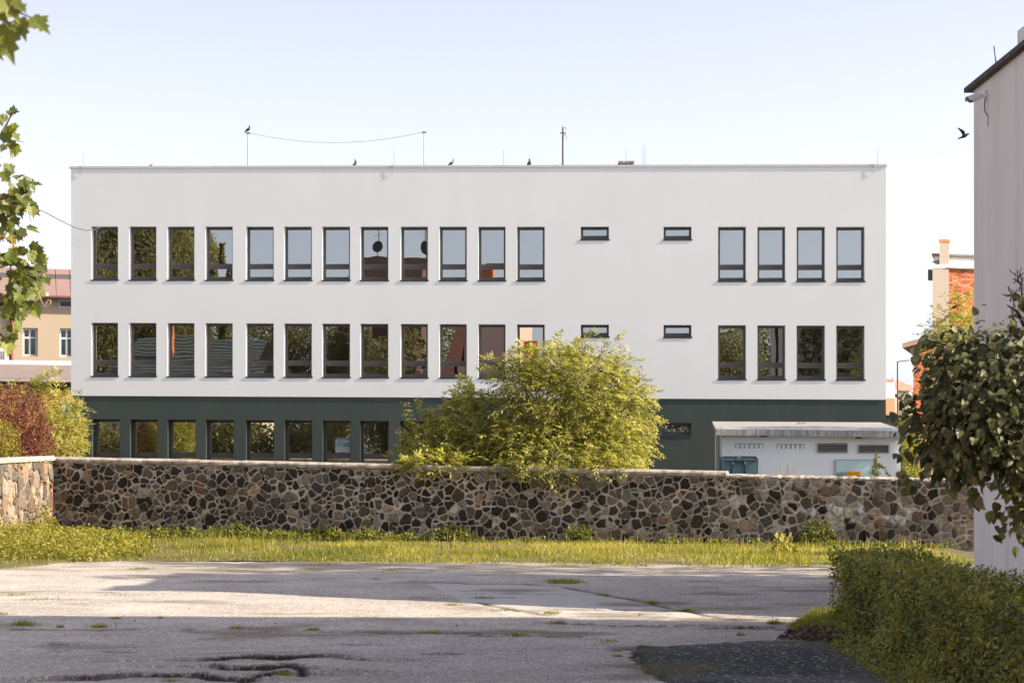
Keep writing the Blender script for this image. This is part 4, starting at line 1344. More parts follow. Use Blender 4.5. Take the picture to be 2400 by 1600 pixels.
def brick_house():
    o = P(2186, 700, 78.0)
    yaw = D2R(22)
    fr, loc = facade(o, yaw, (0.26, 1.0))
    zb = float(gz(o.x)) - .3
    root = thing('brick_house', (o.x, o.y, zb + .3), 'orange brick house with a plastered corner pier, beside the tall beige wall', 'building')
    ub, zt = loc(2224, 630); up_, _ = loc(2186, 630); ue = loc(2330, 630)[0]
    mb = MB(); mb.box((up_, -.14, zb), (ub, .3, zt), fr); mb.build('corner_pier', M['pier'], root)
    mb = MB(); mb.box((ub, 0, zb), (ue, 6, zt), fr); mb.box((up_ + .003, .303, zb), (ub - .003, 6, zt), fr); mb.build('wall', M['brickmortar'], root)
    # bricks of the lit face that shows, laid in courses
    z_hi, z_lo = zt - .02, loc(2250, 765)[1]
    bh, bl = 0.078, 0.27
    r = random.Random(3); n = 0
    z = z_hi - bh; row = 0
    rest = MB()
    umax = loc(2292, 650)[0]
    while z > z_lo:
        u = ub + .01 - (bl / 2 if row % 2 else 0)
        while u < umax:
            a, c = max(u, ub + .008), u + bl - .018
            if c - a > .05:
                d = r.uniform(.010, .028)
                mb = MB() if n < 300 else rest
                mb.box((a, -d, z + .006), (c, .0 - .002, z + bh - .008), fr)
                if n < 300:
                    ob = mb.build('brick', M['brickvar'], root, fr @ Vector((a, 0, z))); set_tint(ob.data, r.random())
                n += 1
            u += bl
        z -= bh; row += 1
    if rest.v:
        ob = rest.build('brickwork', M['brickvar'], root); set_tint(ob.data, .5); tag(ob, kind='stuff')
    # gutter, set-back attic, chimney
    mb = MB(); g0 = loc(2216, 625); mb.tube([fr @ Vector((g0[0], -.12, zt + .05)), fr @ Vector((ue, -.12, zt + .05))], .07, 8); mb.build('gutter', M['metal'], root)
    za0, za1 = zt + .1, loc(2240, 600)[1]
    mb = MB(); mb.box((up_ + .06, .35, za0 - .12), (ue, 5.5, za1), fr); mb.build('attic', M['white'], root)
    mb = MB(); mb.box((up_ - .06, .2, za1 + .002), (ue, 5.6, loc(2240, 594.5)[1]), fr); mb.build('roof', mat('brown_roof_edge', (.16, .12, .11), .8, .2), root)
    for k, (zz, x) in enumerate(((loc(2190, 610)[1], -.02), (loc(2190, 620)[1], .05))):
        mb = MB(); mb.box((up_ + x, .25, zz - .06), (up_ + .5, .345, zz), fr); mb.build('ledge', mat('brown_ledge', (.14, .10, .09), .8, .2), root)
    mb = MB(); mb.box((up_ - .22, -.0, zt - .45), (up_ - .003, .35, zt - .05), fr); mb.build('bracket', M['darkmetal'], root)
    mb = MB(); mb.box((up_ + .0, -.17, zt + .002), (ub + .02, .29, zt + .12), fr); mb.build('pier_cap', M['whiteplastic'], root)
    c0, c1_ = loc(2202, 600), loc(2224, 568.5)
    mb = MB(); mb.box((c0[0], -.06, zt + .122), (c1_[0], .29, c1_[1]), fr); ch = mb.build('chimney', M['pier'], root)
    mb = MB(); mb.box((c0[0] - .03, -.09, c1_[1] + .002), (c1_[0] + .03, .32, loc(2210, 561)[1]), fr); mb.build('chimney_cap', mat('clay_cap', (.50, .15, .06), .8, .15), ch)

def brickvar():
    m, nt, b, out = nodes('varied_brick')
    at = nt.nodes.new('ShaderNodeAttribute'); at.attribute_name = 'tint'
    c = ramp(nt, [(0.0, (0.23, 0.065, 0.03)), (0.4, (0.42, 0.115, 0.045)), (0.8, (0.52, 0.16, 0.06)), (1.0, (0.50, 0.24, 0.13))], at.outputs['Fac']).outputs[0]
    c = mixc(nt, 1.0, c, ramp(nt, [(.3, .75), (.7, 1.15)], noise_tex(nt, 9, 4)).outputs[0], 'MULTIPLY')
    nt.links.new(c, b.inputs['Base Color']); b.inputs['Roughness'].default_value = .9
    return m
M['brickvar'] = brickvar()
brick_house()

def brick_annex():
    o = P(2141, 900, 72.0)
    yaw = D2R(20)
    fr, loc = facade(o, yaw, (0.26, 1.0))
    zb = float(gz(o.x)) - .3
    root = thing('brick_annex', (o.x, o.y, zb + .3), 'narrow red brick annex with a projecting roof slab behind the lilac', 'building')
    u1 = loc(2240, 900)[0]
    zt = loc(2141, 812)[1]
    mb = MB(); mb.box((0, 0, zb), (u1, 4, zt), fr); mb.build('wall', M['brickmortar'], root)
    r = random.Random(8); z = zt - .085; row = 0; um = loc(2182, 900)[0]; rest = MB()
    while z > loc(2141, 1060)[1]:
        u = -(.135 if row % 2 else 0)
        while u < um:
            a, c = max(u, .012), min(u + .252, um)
            if c - a > .05:
                mb = MB(); mb.box((a, -r.uniform(.01, .03), z + .006), (c, -.002, z + .07), fr)
                ob = mb.build('brick', M['brickvar'], root, fr @ Vector((a, 0, z))); set_tint(ob.data, r.random() * .8)
            u += .27
        z -= .078; row += 1
    a, c = loc(2117, 811), loc(2200, 792)
    mb = MB(); mb.hexa([fr @ Vector(p) for p in ((a[0], -.5, a[1] - .08), (u1, -.5, c[1] + .1), (u1, 4, c[1] + .1), (a[0], 4, a[1] - .08))], [fr @ Vector(p) for p in ((a[0], -.5, a[1] + .08), (u1, -.5, c[1] + .32), (u1, 4, c[1] + .32), (a[0], 4, a[1] + .08))])
    mb.build('roof', mat('annex_roof', (.20, .13, .115), .8, .15), root)
brick_annex()

def distant():
    Y = 135.0
    o = P(2060, 950, Y); yaw = D2R(12); fr, loc = facade(o, yaw, (0.26, 1.0))
    root = thing('pink_roofed_house', (o.x, o.y, float(gz(o.x))), 'distant cream house under a faded pink hipped roof, seen past the white building', 'building')
    zb = -1; ze = loc(2120, 914)[1]; a, c = loc(2060, 900)[0], loc(2148, 900)[0]
    hole = (loc(2132, 900)[0], loc(2142, 900)[0], loc(2135, 946)[1], loc(2135, 929)[1])
    mb = panel_wall(fr, a, c, zb, ze, [hole]); mb.face([fr @ Vector(p) for p in ((c, 0, zb), (c, 8, zb), (c, 8, ze), (c, 0, ze))]); mb.build('wall', M['cream'], root)
    sash(root, fr @ Matrix.Translation((0, .2, 0)), hole[0], hole[1], hole[2], hole[3], M['whiteplastic'], 2, (), curtain=True)
    zr = loc(2088, 883)[1]; ur = loc(2088, 883)[0]
    mb = MB(); e = .4
    mb.face([fr @ Vector(p) for p in ((a - 2, -e, ze), (c + e, -e, ze), (ur, 4, zr), (a - 2, 4, zr))]); mb.face([fr @ Vector(p) for p in ((c + e, -e, ze), (c + e, 8 + e, ze), (ur, 4, zr))])
    mb.face([fr @ Vector(p) for p in ((c + e, 8 + e, ze), (a - 2, 8 + e, ze), (a - 2, 4, zr), (ur, 4, zr))]); mb.build('roof', M['redroof'], root)
    mb = MB(); mb.box((a - 2, -e - .1, ze - .25), (c + e, -e, ze - .02), fr); mb.build('cornice', M['whiteplastic'], root)
    u, z = loc(2086.5, 893); mb = MB(); mb.tube([fr @ Vector((u, 3, z)), fr @ Vector((u, 3, loc(2086, 881)[1]))], .12, 8); mb.build('flue', M['whiteplastic'], root)
    # orange block with a white chimney
    Y = 105.0; o = P(2060, 950, Y); fr, loc = facade(o, D2R(12), (0.26, 1.0))
    root = thing('orange_house', (o.x, o.y, float(gz(o.x))), 'orange wall with a white chimney shaft just right of the white building', 'building')
    mb = MB(); mb.box((0, 0, -1), (loc(2097.5, 940)[0], 5, loc(2080, 932)[1]), fr); mb.build('wall', M['orange2'], root)
    mb = MB(); mb.box((loc(2079, 900)[0] - .8, .2, loc(2080, 932)[1] + .003), (loc(2093.5, 900)[0], 1.0, loc(2085, 896)[1]), fr); mb.build('chimney', M['whiteplastic'], root)
    mb = MB(); mb.box((loc(2097.7, 940)[0], .3, -1), (loc(2104.5, 940)[0], 5, loc(2100, 930)[1]), fr); mb.build('side_wall', M['cream'], root)
    # weathered grey-brown block
    Y = 98.0; o = P(2104, 950, Y); fr, loc = facade(o, D2R(12), (0.26, 1.0))
    root = thing('plastered_block', (o.x, o.y, float(gz(o.x))), 'weathered tan plaster block below the pink roof, beside the thin pole', 'building')
    mb = MB(); mb.box((0, 0, -1), (loc(2131, 920)[0], 4, loc(2110, 916)[1]), fr); mb.build('wall', M['pier'], root)
    mb = MB(); mb.box((-.04, -.06, loc(2110, 916)[1] + .002), (loc(2131, 920)[0] + .04, 4, loc(2110, 914.5)[1]), fr); mb.build('cap', M['concrete'], root)
    # thin pole with an arm
    p = P(2103.5, 1060, 96.0); p.z = 0
    root = thing('thin_pole', p, 'thin grey pole with a short horizontal arm against the sky', 'pole')
    t = P(2103.5, 847, 96.0)
    mb = MB(); mb.tube([p, t], [.04, .03], 6); mb.build('pole', M['darkmetal'], root)
    mb = MB(); mb.tube([t, P(2131, 844, 96.0)], .022, 5); mb.build('arm', M['darkmetal'], root)
    # dark green boundary wall joining the white building
    Y = 72.0; a, c = P(2072, 985, Y), P(2150, 985, Y)
    root = thing('garden_wall', (a.x, Y, float(gz(a.x))), 'dark green boundary wall between the white building and the brick annex', 'wall')
    mb = MB(); mb.box((a.x, Y, -.6), (c.x, Y + .25, P(0, 973, Y).z)); mb.build('wall', M['dark'], root)
    mb = MB(); mb.box((a.x, Y - .05, P(0, 973, Y).z + .002), (c.x, Y + .3, P(0, 970.5, Y).z)); mb.build('cap', M['concrete'], root)
M['orange2'] = plaster('salmon_plaster', (0.60, 0.31, 0.20))
distant()
# ------------------------------------------------------------------ vegetation
def unit(a): return a / (np.linalg.norm(a, axis=-1, keepdims=True) + 1e-9)

# leaf templates: x across, y along, z up; triangles only
T_OVAL = (np.array([(0, 0, 0), (-.24, .32, .05), (.24, .32, .05), (0, .36, -.01), (-.20, .70, .02), (.20, .70, .02), (0, .72, -.05), (0, 1.0, -.14)], float),
          [(0, 3, 1), (0, 2, 3), (1, 3, 6), (1, 6, 4), (3, 2, 5), (3, 5, 6), (4, 6, 7), (6, 5, 7)])
T_HEART = (np.array([(0, 0, 0), (-.36, .16, .07), (.36, .16, .07), (0, .3, -.01), (-.34, .48, .05), (.34, .48, .05), (0, .62, -.05), (0, 1.0, -.16), (-.17, -.04, .03), (.17, -.04, .03), (-.17, .78, -.05), (.17, .78, -.05)], float),
           [(0, 3, 8), (8, 3, 1), (0, 9, 3), (9, 2, 3), (1, 3, 4), (3, 2, 5), (3, 6, 4), (3, 5, 6), (4, 6, 10), (6, 5, 11), (10, 6, 7), (6, 11, 7)])
T_LEAFLET = (np.array([(0, 0, 0), (-.16, .45, .03), (.16, .45, .03), (0, 1.0, -.08)], float), [(0, 2, 1), (1, 2, 3)])
T_QUAD = (np.array([(0, 0, 0), (-.34, .4, .06), (.34, .4, .06), (0, .95, -.1)], float), [(0, 2, 1), (1, 2, 3)])
_mo = [(0, 0), (.16, -.04), (.30, .04), (.26, .14), (.52, .34), (.36, .38), (.34, .50), (.20, .50), (.24, .68), (.10, .70), (0, 1.0)]
_mo = _mo + [(-x, y) for x, y in _mo[-2:0:-1]]
T_MAPLE = (np.array([(0, .36, -.03)] + [(x, y, .10 * abs(x) - .12 * max(0, y - .4)) for x, y in _mo], float),
           [(0, i, i % len(_mo) + 1) for i in range(1, len(_mo) + 1)])
T_BLADE = (np.array([(-.5, 0, 0), (.5, 0, 0), (-.3, .55, .06), (.3, .55, .06), (0, 1, .22)], float), [(0, 1, 3), (0, 3, 2), (2, 3, 4)])

def leaf_frames(axis, nrm):
    y = unit(axis); z = unit(nrm - (nrm * y).sum(-1, keepdims=True) * y); x = np.cross(y, z)
    return x, y, z

def leaf_mesh(name, T, p, axis, nrm, size, tint, material, org, width=None):
    """One mesh of many leaves. size: length per leaf; width: optional blade width."""
    tv, tf = T
    n, k = len(p), len(tv)
    x, y, z = leaf_frames(axis, nrm)
    sx = size if width is None else width
    V = p[:, None, :] + sx[:, None, None] * tv[None, :, 0, None] * x[:, None, :] + size[:, None, None] * (tv[None, :, 1, None] * y[:, None, :] + tv[None, :, 2, None] * z[:, None, :])
    V = V.reshape(-1, 3) - np.array(org)
    Fc = (np.array(tf)[None] + (np.arange(n) * k)[:, None, None]).reshape(-1)
    me = bpy.data.meshes.new(name)
    me.vertices.add(n * k); me.vertices.foreach_set('co', V.reshape(-1).astype(np.float32))
    nf = n * len(tf)
    me.loops.add(nf * 3); me.loops.foreach_set('vertex_index', Fc.astype(np.int32))
    me.polygons.add(nf); me.polygons.foreach_set('loop_start', np.arange(0, nf * 3, 3, dtype=np.int32))
    me.materials.append(material)
    me.update(calc_edges=True)
    at = me.attributes.new('tint', 'FLOAT', 'POINT'); at.data.foreach_set('value', np.repeat(tint, k).astype(np.float32))
    return me

def foliage(name, parent, *a, stuff=True, **kw):
    org = wloc(parent)
    me = leaf_mesh(name, *a, org=org, **kw)
    o = bpy.data.objects.new(name, me)
    link(o, parent, org)
    if stuff: o['kind'] = 'stuff'
    return o

_variants = {}
def leaf_objects(parent, T, key, p, axis, nrm, size, tint, material):
    """Leaves that can be picked apart one by one: objects sharing a few meshes."""
    if key not in _variants:
        vs = []
        for q in range(10):
            me = bpy.data.meshes.new('leaf'); tv = T[0].copy()
            tv[:, 2] *= 0.5 + 0.16 * q; tv[:, 0] *= 0.9 + .02 * q
            me.from_pydata([tuple(v) for v in tv], [], T[1]); me.materials.append(material); set_tint(me, (q + .5) / 10); vs.append(me)
        _variants[key] = vs
    x, y, z = leaf_frames(axis, nrm)
    base = wloc(parent)
    for i in range(len(p)):
        o = bpy.data.objects.new('leaf', _variants[key][min(9, int(tint[i] * 10))])
        link(o, parent, p[i])
        R = Matrix(((x[i][0], y[i][0], z[i][0]), (x[i][1], y[i][1], z[i][1]), (x[i][2], y[i][2], z[i][2]))).to_4x4()
        o.matrix_basis = Matrix.Translation(Vector(p[i]) - base) @ R @ Matrix.Diagonal((size[i], size[i], size[i], 1))

def split_leaves(parent, T, key, p, axis, nrm, size, tint, material, limit=300):
    """The leaves that show largest become parts of their own, the rest one mass."""
    cam_p = np.array([0, 0, EYE]); d = p - cam_p
    px = CX + p[:, 0] / p[:, 1] * F; py = HZ - (p[:, 2] - EYE) / p[:, 1] * F
    facing = np.abs((unit(d) * unit(nrm)).sum(-1))
    score = size / p[:, 1] * (0.3 + facing) - 0.002 * np.linalg.norm(d - d.mean(0), axis=1) * 0
    inside = (px > 0) & (px < 2400) & (py > 0) & (py < 1600)
    # keep those on the near side of their crown: nothing closer to the eye within a leaf's width
    order = np.argsort(p[:, 1])
    taken = set(); front = np.zeros(len(p), bool)
    for i in order:
        c = (int(px[i] // 9), int(py[i] // 9))
        if c not in taken: front[i] = True; taken.add(c)
    score = np.where(inside & front, score + 10, np.where(inside, score, -1))
    idx = np.argsort(-score)
    own = idx[:limit]; own = own[score[own] > 0]
    rest = np.setdiff1d(np.arange(len(p)), own)
    leaf_objects(parent, T, key, p[own], axis[own], nrm[own], size[own], tint[own], material)
    if len(rest): foliage('foliage', parent, T, p[rest], axis[rest], nrm[rest], size[rest], tint[rest], material)

def sphere_dirs(n): return unit(rng.normal(size=(n, 3)))

YG = [(0.0, (0.078, 0.086, 0.022)), (0.45, (0.235, 0.230, 0.062)), (0.8, (0.40, 0.37, 0.12)), (1.0, (0.50, 0.45, 0.20))]
M['leaf_shrub'] = leaf_mat('pinnate_leaf', YG, 0.38)
M['leaf_green'] = leaf_mat('fresh_green_leaf', [(0.0, (0.055, 0.070, 0.018)), (0.5, (0.14, 0.155, 0.030)), (1.0, (0.28, 0.26, 0.06))], 0.38)
M['leaf_yellow'] = leaf_mat('yellow_green_leaf', [(0.0, (0.13, 0.13, 0.02)), (0.5, (0.26, 0.24, 0.045)), (1.0, (0.40, 0.34, 0.09))], 0.35)
M['leaf_red'] = leaf_mat('dark_red_leaf', [(0.0, (0.070, 0.020, 0.020)), (0.5, (0.165, 0.055, 0.045)), (1.0, (0.27, 0.14, 0.08))], 0.3)
M['leaf_lilac'] = leaf_mat('lilac_leaf', [(0.0, (0.032, 0.037, 0.017)), (0.4, (0.076, 0.084, 0.038)), (0.8, (0.16, 0.17, 0.085)), (0.94, (0.19, 0.175, 0.07)), (1.0, (0.20, 0.15, 0.05))], 0.25, 0.3, 0.5)
M['leaf_hedge'] = leaf_mat('hedge_leaf', [(0.0, (0.065, 0.078, 0.024)), (0.45, (0.205, 0.22, 0.058)), (0.85, (0.40, 0.39, 0.105)), (0.97, (0.44, 0.34, 0.07)), (1.0, (0.36, 0.21, 0.04))], 0.25, 0.2, 0.5)
M['leaf_maple'] = leaf_mat('maple_leaf', [(0.0, (0.045, 0.060, 0.014)), (0.5, (0.115, 0.140, 0.030)), (0.88, (0.22, 0.23, 0.05)), (0.97, (0.26, 0.18, 0.05)), (1.0, (0.24, 0.09, 0.04))], 0.35, 0.35)
M['leaf_tree'] = leaf_mat('tree_leaf', [(0.0, (0.085, 0.083, 0.040)), (0.5, (0.185, 0.172, 0.085)), (1.0, (0.31, 0.275, 0.15))], 0.38)
M['leaf_dead'] = leaf_mat('dead_leaf', [(0.0, (0.035, 0.022, 0.016)), (0.6, (0.11, 0.075, 0.05)), (1.0, (0.24, 0.18, 0.13))], 0.1, 0.2)
M['grass'] = leaf_mat('grass_blade', [(0.0, (0.095, 0.115, 0.020)), (0.5, (0.24, 0.238, 0.046)), (0.85, (0.40, 0.35, 0.10)), (1.0, (0.50, 0.38, 0.18))], 0.38)
M['stem'] = mat('green_brown_stem', (0.10, 0.075, 0.04), 0.8, 0.3, 8)
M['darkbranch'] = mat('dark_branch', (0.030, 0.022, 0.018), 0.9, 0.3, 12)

def pinnate(root, org, dirs, length, mate, size_k=0.36, nl=9, tint0=0.5, tintv=0.25, droop=0.5):
    """Compound leaves: paired leaflets along a drooping stalk."""
    n = len(org)
    d = unit(dirs)
    side = unit(np.cross(d, np.array([0, 0, 1.0]) + 0.3 * rng.normal(size=(n, 3))))
    up = np.cross(side, d)
    ps, ax, nm, sz, tn = [], [], [], [], []
    base_t = np.clip(tint0 + tintv * rng.normal(size=n), 0, 1)
    prs = (nl - 1) // 2
    for k in range(nl):
        if k == nl - 1: t, sgn = 1.0, 0
        else: t, sgn = 0.28 + 0.68 * (k // 2) / max(1, prs - 1) * 0.92, (1 if k % 2 else -1)
        pt = org + d * (length * t)[:, None] + np.array([0, 0, -1.0]) * (droop * length * t * t * 0.6)[:, None]
        dd = unit(d + np.array([0, 0, -1.0]) * droop * t)
        a = dd if sgn == 0 else unit(dd * 0.6 + side * sgn + up * -0.15)
        ps.append(pt); ax.append(unit(a + 0.18 * rng.normal(size=(n, 3)))); nm.append(up + 0.35 * rng.normal(size=(n, 3)))
        sz.append(length * size_k * (0.8 + 0.4 * rng.random(n))); tn.append(np.clip(base_t + 0.08 * rng.normal(size=n), 0, 1))
    return foliage('foliage', root, T_LEAFLET, np.concatenate(ps), np.concatenate(ax), np.concatenate(nm), np.concatenate(sz), np.concatenate(tn), mate)

def lobe_points(lobes, shell=0.55):
    """lobes: (px, py, Y, rx px, ry px, depth m, count). Returns points and outward directions."""
    pp, oo = [], []
    for px, py, Y, rx, ry, dz, n in lobes:
        c = np.array(P(px, py, Y)); u = sphere_dirs(n)
        r = (shell + (1 - shell) * rng.random(n)) ** 0.7
        r *= 1 + 0.16 * np.sin(u[:, 0] * 7 + px) * np.cos(u[:, 2] * 6 + py)
        s = np.array([rx / F * Y, dz, ry / F * Y])
        pp.append(c + u * r[:, None] * s); oo.append(unit(u * s[::1] / s.max() + u * 0.5))
    return np.concatenate(pp), np.concatenate(oo)

def stems_to(root, base, targets, r0, name='stem', material='stem', bend=0.25):
    for i, t in enumerate(targets):
        b = Vector(base) + Vector((random.uniform(-.25, .25), random.uniform(-.15, .15), 0)); t = Vector(t)
        m_ = b.lerp(t, .5) + Vector((0, 0, (t - b).length * bend * .5)) + Vector((random.uniform(-.1, .1), 0, 0))
        pts = [b, b.lerp(m_, .55), m_, m_.lerp(t, .55), t]
        mb = MB(); mb.tube(pts, [r0, r0 * .8, r0 * .6, r0 * .4, r0 * .15], 6)
        mb.build(name, M[material], root)

# ---- the big shrub hanging over the wall
def sprays(root, lines, mate, per=9, length=.30, tint0=.6, r=.012, size_k=.36, spread=1.0, wood='stem'):
    """Arching shoots that break the outline: a thin stem with leaves along it. lines: pixel start, pixel end, distance, lift."""
    org, dr, mbs = [], [], MB()
    for (x0, y0), (x1, y1), Y, lift in lines:
        a, b_ = P(x0, y0, Y), P(x1, y1, Y - .15)
        m_ = a.lerp(b_, .5) + Vector((0, 0, lift))
        cur = [((1 - t) ** 2) * a + 2 * t * (1 - t) * m_ + t * t * b_ for t in (k / 8 for k in range(9))]
        mbs.tube(cur, [r * (1 - .75 * t) for t in np.linspace(0, 1, 9)], 5)
        for k in range(per):
            t = .15 + .85 * k / (per - 1)
            i = min(7, int(t * 8)); p = cur[i].lerp(cur[i + 1], t * 8 - i)
            tg = (cur[i + 1] - cur[i]).normalized()
            for s in (-1, 1):
                org.append(p); sd = Vector((-tg.z, random.uniform(-.9, .9), tg.x)) * s * spread
                dr.append(tg * .7 + sd + Vector((random.uniform(-.2, .2), random.uniform(-.5, .2), .15)))
    tag(mbs.build('twigs', M[wood], root), kind='stuff')
    org = np.array([tuple(p) for p in org]); dr = np.array([tuple(p) for p in dr])
    pinnate(root, org, dr, length * (.75 + .5 * rng.random(len(org))), mate, size_k, 9, tint0, .18, .45)

def big_shrub():
    Y = 58.6
    b = P(1270, 1200, Y); b.z = float(gz(b.x))
    root = thing('overhanging_shrub', b, 'large yellow-green feathery shrub spilling over the stone wall in front of the building', 'shrub')
    lobes = [(1345, 925, Y, 125, 95, 1.2, 900), (1275, 960, Y, 105, 85, 1.2, 600), (1430, 975, Y, 105, 100, 1.2, 760), (1320, 1050, Y - .6, 165, 58, 1.0, 850), (1215, 1035, Y + .1, 70, 70, 1.0, 300),
             (1330, 1092, 57.0, 160, 20, .30, 260), (1440, 1098, 56.9, 75, 24, .30, 140), (1450, 1055, Y - .5, 80, 60, 1.0, 470), (1300, 865, Y, 70, 48, .9, 230), (1400, 880, Y, 75, 55, .9, 260), (1240, 890, Y + .1, 42, 48, .8, 130), (1480, 930, Y, 40, 45, .6, 120)]
    lobes = [(l[0] - 16, l[1] - 6) + l[2:6] + (int(l[6] * 1.2),) for l in lobes]
    p, o = lobe_points(lobes)
    p += 0.12 * rng.normal(size=p.shape)
    d = unit(o * np.array([1.0, 1.0, .6]) + np.array([0, -.25, .10]) + 0.5 * rng.normal(size=o.shape))
    pinnate(root, p, d, .26 + .16 * rng.random(len(p)), M['leaf_shrub'], .36, 9, .56, .26, .55)
    tg = [P(x, y, Y + random.uniform(-.4, .4)) for x, y in ((1230, 880), (1290, 850), (1340, 860), (1400, 870), (1450, 930), (1180, 950), (1500, 980), (1320, 940), (1380, 960), (1240, 990), (1470, 1040))]
    stems_to(root, b, tg, .045)
    sp = [((1330, 870), (1416, 788), Y, .1), ((1390, 860), (1470, 800), Y, .15), ((1410, 880), (1515, 852), Y, .3), ((1290, 870), (1330, 798), Y, .1), ((1250, 880), (1225, 815), Y, .1), ((1220, 900), (1145, 845), Y, .3),
          ((1270, 870), (1280, 820), Y, .1), ((1230, 920), (1160, 870), Y, .3), ((1450, 930), (1525, 900), Y, .3), ((1480, 960), (1550, 925), Y, .3), ((1490, 1000), (1555, 992), Y, .35), ((1480, 1020), (1530, 1032), Y, .3),
          ((1470, 960), (1535, 960), Y, .3), ((1360, 850), (1380, 805), Y, .1), ((1180, 960), (1115, 935), Y, .25), ((1310, 1080), (1340, 1122), 56.8, .4), ((1420, 1080), (1450, 1120), 56.8, .4), ((1240, 1080), (1230, 1120), 56.8, .4), ((1370, 1080), (1385, 1118), 56.8, .4), ((1150, 1060), (1130, 1105), Y - .9, .3)]
    sp = [((x0 - 14, y0), (x1 - 14, y1), Yd, lf) for (x0, y0), (x1, y1), Yd, lf in sp]
    sprays(root, sp, M['leaf_shrub'], 12, .30, .60)
big_shrub()
def left_shrub():
    Y = 58.9
    b = P(1060, 1200, Y); b.z = float(gz(b.x))
    root = thing('overhanging_shrub', b, 'smaller green shrub with upright shoots left of the large feathery shrub on the wall', 'shrub')
    lobes = [(1075, 1000, Y, 58, 62, .8, 260), (1020, 1045, Y, 62, 42, .8, 230), (1110, 1050, Y - .2, 65, 45, .8, 260), (1050, 1075, Y - .4, 100, 28, .8, 330), (1030, 1088, 57.5, 85, 12, .3, 130), (1150, 1070, Y - .3, 50, 38, .7, 160), (1085, 950, Y, 24, 36, .4, 70)]
    p, o = lobe_points(lobes)
    d = unit(o + np.array([0, -.2, .2]) + 0.5 * rng.normal(size=o.shape))
    pinnate(root, p, d, .30 + .16 * rng.random(len(p)), M['leaf_shrub'], .40, 9, .62, .22, .5)
    stems_to(root, b, [P(x, y, Y) for x, y in ((1080, 920), (975, 960), (1030, 1000), (1120, 980), (940, 1060), (1140, 1040))], .03)
    sp = [((1070, 1000), (1088, 890), Y, 0.0), ((1060, 1010), (1062, 930), Y, 0), ((1100, 990), (1115, 915), Y, 0), ((1000, 1040), (968, 945), Y, .05), ((1010, 1050), (985, 985), Y, .05), ((990, 1060), (950, 1000), Y, .1), ((1000, 1070), (925, 1075), Y - .3, .2), ((1100, 1000), (1150, 935), Y, .1),
          ((1010, 1080), (955, 1095), Y - .6, .2), ((1050, 1020), (1030, 960), Y, .05)]
    sprays(root, sp, M['leaf_shrub'], 9, .34, .50, size_k=.42)
left_shrub()

# ---- shrubs at the left end
def small_leaf_shrub(name, label, base_px, Y, lobes, mate, leaf=.05, tint0=.5, tintv=.25, T=T_OVAL, stems=(), up=.5, jit=.06):
    b = P(base_px, 1200, Y); b.z = float(gz(b.x))
    root = thing(name, b, label, 'shrub')
    p, o = lobe_points(lobes, .45)
    p += jit * rng.normal(size=p.shape)
    n = len(p)
    ax = unit(o + np.array([0, -.2, up]) + .7 * rng.normal(size=(n, 3)))
    nm = unit(o + np.array([0, -.3, .6]) + .6 * rng.normal(size=(n, 3)))
    foliage('foliage', root, T, p, ax, nm, leaf * (.7 + .6 * rng.random(n)), np.clip(tint0 + tintv * rng.normal(size=n), 0, 1), mate)
    stems_to(root, b, [P(x, y, Y) for x, y in stems] or [P(l[0], l[1], Y) for l in lobes], .03)
    return root
Y = 62.5
small_leaf_shrub('barberry_bush', 'dark red barberry bush with upright shoots behind the left end of the wall', 45, 61.5,
                 [(25, 965, 61.5, 40, 55, .7, 1500), (70, 985, 61.6, 35, 65, .7, 1500), (92, 1035, 61.3, 32, 45, .6, 1200), (8, 1010, 61.6, 30, 60, .6, 800), (60, 1050, 61.2, 45, 35, .6, 1100), (15, 925, 61.6, 10, 26, .2, 130), (40, 915, 61.6, 9, 24, .2, 130), (62, 925, 61.6, 9, 26, .2, 130), (85, 945, 61.6, 8, 24, .2, 130), (100, 1000, 61.4, 9, 30, .2, 140)],
                 M['leaf_red'], .07, .5, .28, up=1.0)
small_leaf_shrub('golden_bush', 'bright yellow-green bush at the left frame edge in front of the red barberry', 10, 60.6,
                 [(8, 1035, 60.9, 38, 48, .5, 2600), (25, 1058, 60.7, 26, 26, .4, 900), (-15, 1010, 60.9, 30, 40, .5, 700)], M['leaf_yellow'], .055, .55, .25)
def arching_shrub():
    Y = 62.8
    b = P(130, 1200, Y); b.z = float(gz(b.x))
    root = thing('arching_shrub', b, 'pale green shrub with arching branches between the red barberry and the white building', 'shrub')
    lobes = [(135, 1015, Y, 45, 45, .9, 330), (160, 985, Y, 30, 35, .6, 150), (120, 960, Y + .3, 45, 35, .7, 200), (150, 1045, Y - .2, 38, 26, .6, 180), (175, 1020, Y, 22, 30, .4, 90), (90, 935, Y + .6, 50, 16, .6, 110), (20, 925, Y + .8, 50, 18, .6, 120)]
    p, o = lobe_points(lobes); d = unit(o + np.array([.2, -.3, 0.1]) + .5 * rng.normal(size=o.shape))
    pinnate(root, p, d, .24 + .12 * rng.random(len(p)), M['leaf_shrub'], .34, 9, .68, .18, .5)
    stems_to(root, b, [P(x, y, Y) for x, y in ((135, 960), (170, 960), (100, 930), (160, 1000))], .03)
    sprays(root, [((60, 930), (130, 878), Y, .25), ((110, 940), (190, 928), Y, .25), ((140, 985), (203, 995), Y, .3), ((150, 1010), (190, 1015), Y, .3), ((140, 1040), (180, 1055), Y, .2), ((150, 960), (196, 965), Y, .25), ((90, 925), (115, 905), Y, .1), ((80, 925), (70, 900), Y, .1), ((70, 920), (135, 880), Y - .2, .3), ((60, 940), (110, 890), Y, .2)], M['leaf_shrub'], 12, .27, .74)
arching_shrub()
